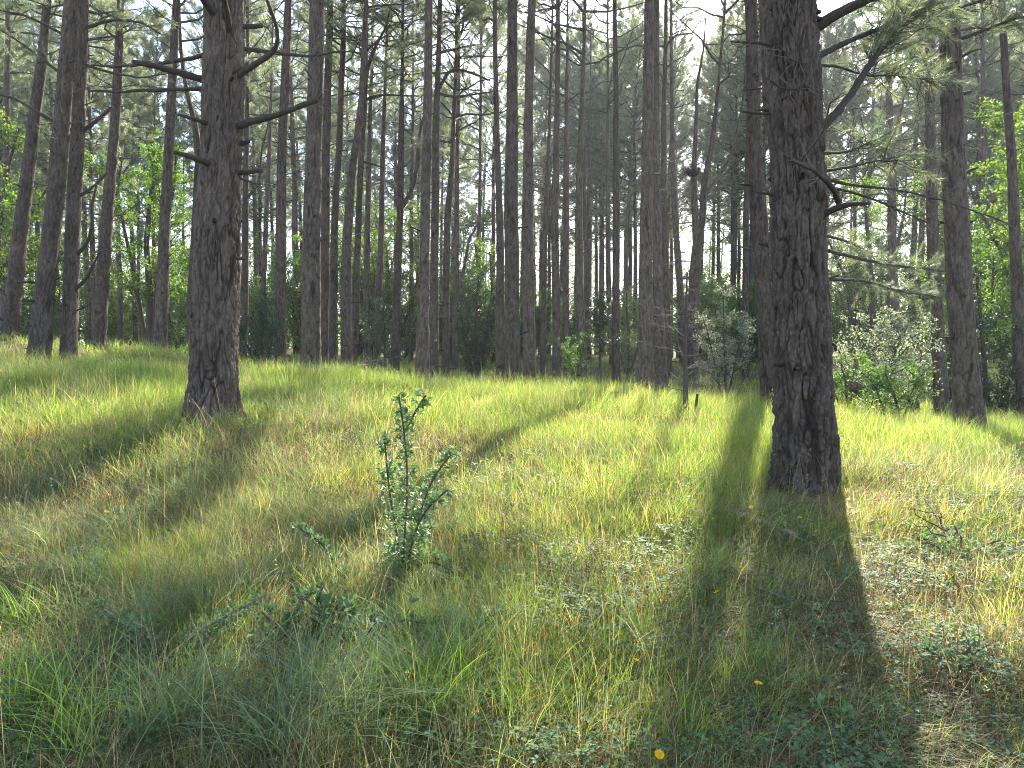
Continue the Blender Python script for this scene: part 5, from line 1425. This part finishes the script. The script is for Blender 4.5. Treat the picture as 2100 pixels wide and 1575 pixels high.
lying('fallen_branch', 'small dark twig poking from the grass below the scarred pine', 'fallen branch', [(415,955),(428,940),(438,932)], (3, 2), 815, 3, (0.09, 0.07, 0.06))
# heap of dead sticks by the snag-covered pine
r = rng(820)
for j, (a, b) in enumerate([((745,760),(775,735)), ((755,770),(785,715)), ((770,770),(750,730)), ((790,775),(760,745)), ((800,775),(845,770)), ((742,745),(825,730))]):
    P = np.array([at(*a, 21.5), at((a[0] + b[0]) / 2 + 3, (a[1] + b[1]) / 2, 21.6), at(*b, 21.5)])
    sp = Soup(); Q, Rr = resample(P, np.array([0.03, 0.024, 0.012]), 0.05, 0, r); V, q = tubes(Q[None], Rr[None], 7); sp.add(V, q, 0, (0.10, 0.08, 0.068))
    o = obj('dead_stick', sp.build('dead_stick', [M_TWIG]))
    tag(o, ['stick propped up left in the heap by the snag-covered pine', 'tallest upright stick of the heap by the snag-covered pine', 'stick leaning left across the heap by the snag-covered pine', 'low stick crossing the heap by the snag-covered pine', 'short stick lying flat at the heap\'s right end', 'long level branch reaching right over the stick heap'][j], 'stick', 'dead sticks of the heap')
# fallen log among the pale bushes
r = rng(830)
for (name, lab_, path, w, dep, cl) in [('fallen_log', 'reddish fallen log end showing under the sunlit sapling', [(1740,790),(1760,798),(1790,806),(1806,812)], (20, 26), 14.0, 0),
                                     ('fallen_log', 'dark fallen log lying deep in shade behind the slimmer right pine', [(1840,785),(1890,788),(1960,800)], (20, 26), 18.0, 0)]:
    P = np.array([at(px, py, dep) for px, py in path]); R = np.linspace(w[0], w[1], len(P)) / F * dep / 2
    Q, Rr = resample(P, R, 0.04, 0, r)
    org = np.array([Q[0, 0], dep, float(gz(Q[0, 0], dep))])
    parts = []
    n_ = len(Q); th = np.arange(28) * 2 * np.pi / 28
    u = np.array([0, 1.0, 0]); 
    T = norm(np.gradient(Q, axis=0)); v = norm(np.cross(T, u))
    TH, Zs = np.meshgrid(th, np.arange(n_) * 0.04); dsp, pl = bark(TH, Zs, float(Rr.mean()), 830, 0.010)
    V = Q[:, None] + (Rr[:, None] + dsp)[..., None] * (np.cos(TH)[..., None] * u + np.sin(TH)[..., None] * v[:, None])
    i, k = np.meshgrid(np.arange(n_ - 1), np.arange(28), indexing='ij'); k2 = (k + 1) % 28
    qd = np.stack([i * 28 + k, i * 28 + k2, (i + 1) * 28 + k2, (i + 1) * 28 + k], -1).reshape(-1, 4)
    V = V.reshape(-1, 3)
    c1 = Q[-1]; c0 = Q[0]
    V = np.concatenate([V, [c0, c1]])
    cap = np.concatenate([np.stack([np.arange(28), (np.arange(28) + 1) % 28, np.full(28, len(V) - 2)], -1), np.stack([np.arange(28) + (n_ - 1) * 28, (np.arange(28) + 1) % 28 + (n_ - 1) * 28, np.full(28, len(V) - 1)], -1)])
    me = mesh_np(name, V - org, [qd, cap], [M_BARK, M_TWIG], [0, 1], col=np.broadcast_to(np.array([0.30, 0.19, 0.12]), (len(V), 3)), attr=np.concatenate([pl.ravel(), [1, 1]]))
    o = obj(name, me); o.location = org
    tag(o, lab_, 'log')

# yellow hawkbit flowers
def flower_meshes():
    r = rng(840)
    n = 22
    a = np.arange(n) * 2 * np.pi / n
    d = np.stack([np.cos(a), np.sin(a), np.full(n, 0.25)], -1)
    V, T = leaves(np.zeros((n, 3)) + d * 0.002, d, np.broadcast_to(np.array([0, 0, 1.0]), (n, 3)), 0.017, 0.006, 0.1)
    V2, T2 = leaves(np.zeros((n, 3)) + np.array([0, 0, 0.003]), d + np.array([0, 0, 0.5]), np.broadcast_to(np.array([0, 0, 1.0]), (n, 3)), 0.010, 0.005, 0.1)
    sp = Soup(); sp.add(V, T, 0, (0.85, 0.55, 0.02)); sp.add(V2, T2, 0, (0.85, 0.42, 0.01))
    head = sp.build('flower_head', [M_FLOWER], smooth=False)
    z = np.linspace(-0.30, 0, 8)
    P = np.stack([0.012 * np.sin(z * 9), 0.01 * np.cos(z * 7), z], -1)
    sp = Soup(); V, q = tubes(P[None], np.full((1, 8), 0.0014), 5); sp.add(V, q, 0, (0.10, 0.16, 0.05))
    return head, sp.build('stem', [M_TWIG])
HEAD, FSTEM = flower_meshes()
FL = [(1912,1300,'yellow flower under the bramble mound in open grass at the right'), (1555,1402,'single yellow flower low in the shadowed right foreground'), (1352,1548,'yellow flower nearest the bottom edge'), (1305,1355,'yellow flower above the small leafy sprays, right of the sunlit clump'),
      (1258,1062,'yellow flower in the bright yellow-green patch of grass'), (1540,1040,'yellow flower just above the long fallen branch'), (1640,1062,'yellow flower past the branch end, in the tree shadow'), (1406,1038,'yellow flower left of the fallen branch tip'),
      (1470,1215,'yellow flower beside the trunk shadow edge, below the fallen branch'), (1030,1060,'small yellow flower right of the upright thorn shrub'), (1365,966,'yellow flower below the dead sapling'), (1985,1085,'tiny yellow flower by the pale brambles'), (735,787,'far yellow flower on the shaded crest behind the thorn shrub'), (1016,803,'far yellow flower close to the twin thick pines'), (218,1050,'lone yellow flower in the shaded left grass')]
for px, py, lb in FL:
    d = gdepth(px, py, 0.24)
    p = at(px, py, d)
    root = thing('yellow_flower', p, lb, 'flower', 'yellow flowers in the grass')
    obj('flower_head', HEAD, root).rotation_euler = (0.35 * math.sin(px), 0.3 * math.cos(py) - 0.3, px)
    obj('stem', FSTEM, root)
    k = 1.0 if d < 6 else 1.3
    root.scale = (k, k, k)

# ------------------------------------------------------------------ the air under the trees
import bmesh
bm = bmesh.new()
bmesh.ops.create_cube(bm, size=1.0)
me = bpy.data.meshes.new('haze'); bm.to_mesh(me); bm.free()
hz = obj('haze', me); tag(hz, 'thin sunlit haze between the trees', 'haze', kind='stuff')
hz.location = (0, 270, 12); hz.scale = (860, 700, 40)
hm, hnt, hout = new_mat('haze')
hv = hnt.nodes.new('ShaderNodeVolumePrincipled')
hv.inputs['Color'].default_value = (0.88, 0.93, 0.95, 1)
hv.inputs['Density'].default_value = HAZE
hv.inputs['Anisotropy'].default_value = 0.35
hnt.links.new(hv.outputs[0], hout.inputs['Volume'])
me.materials.append(hm)
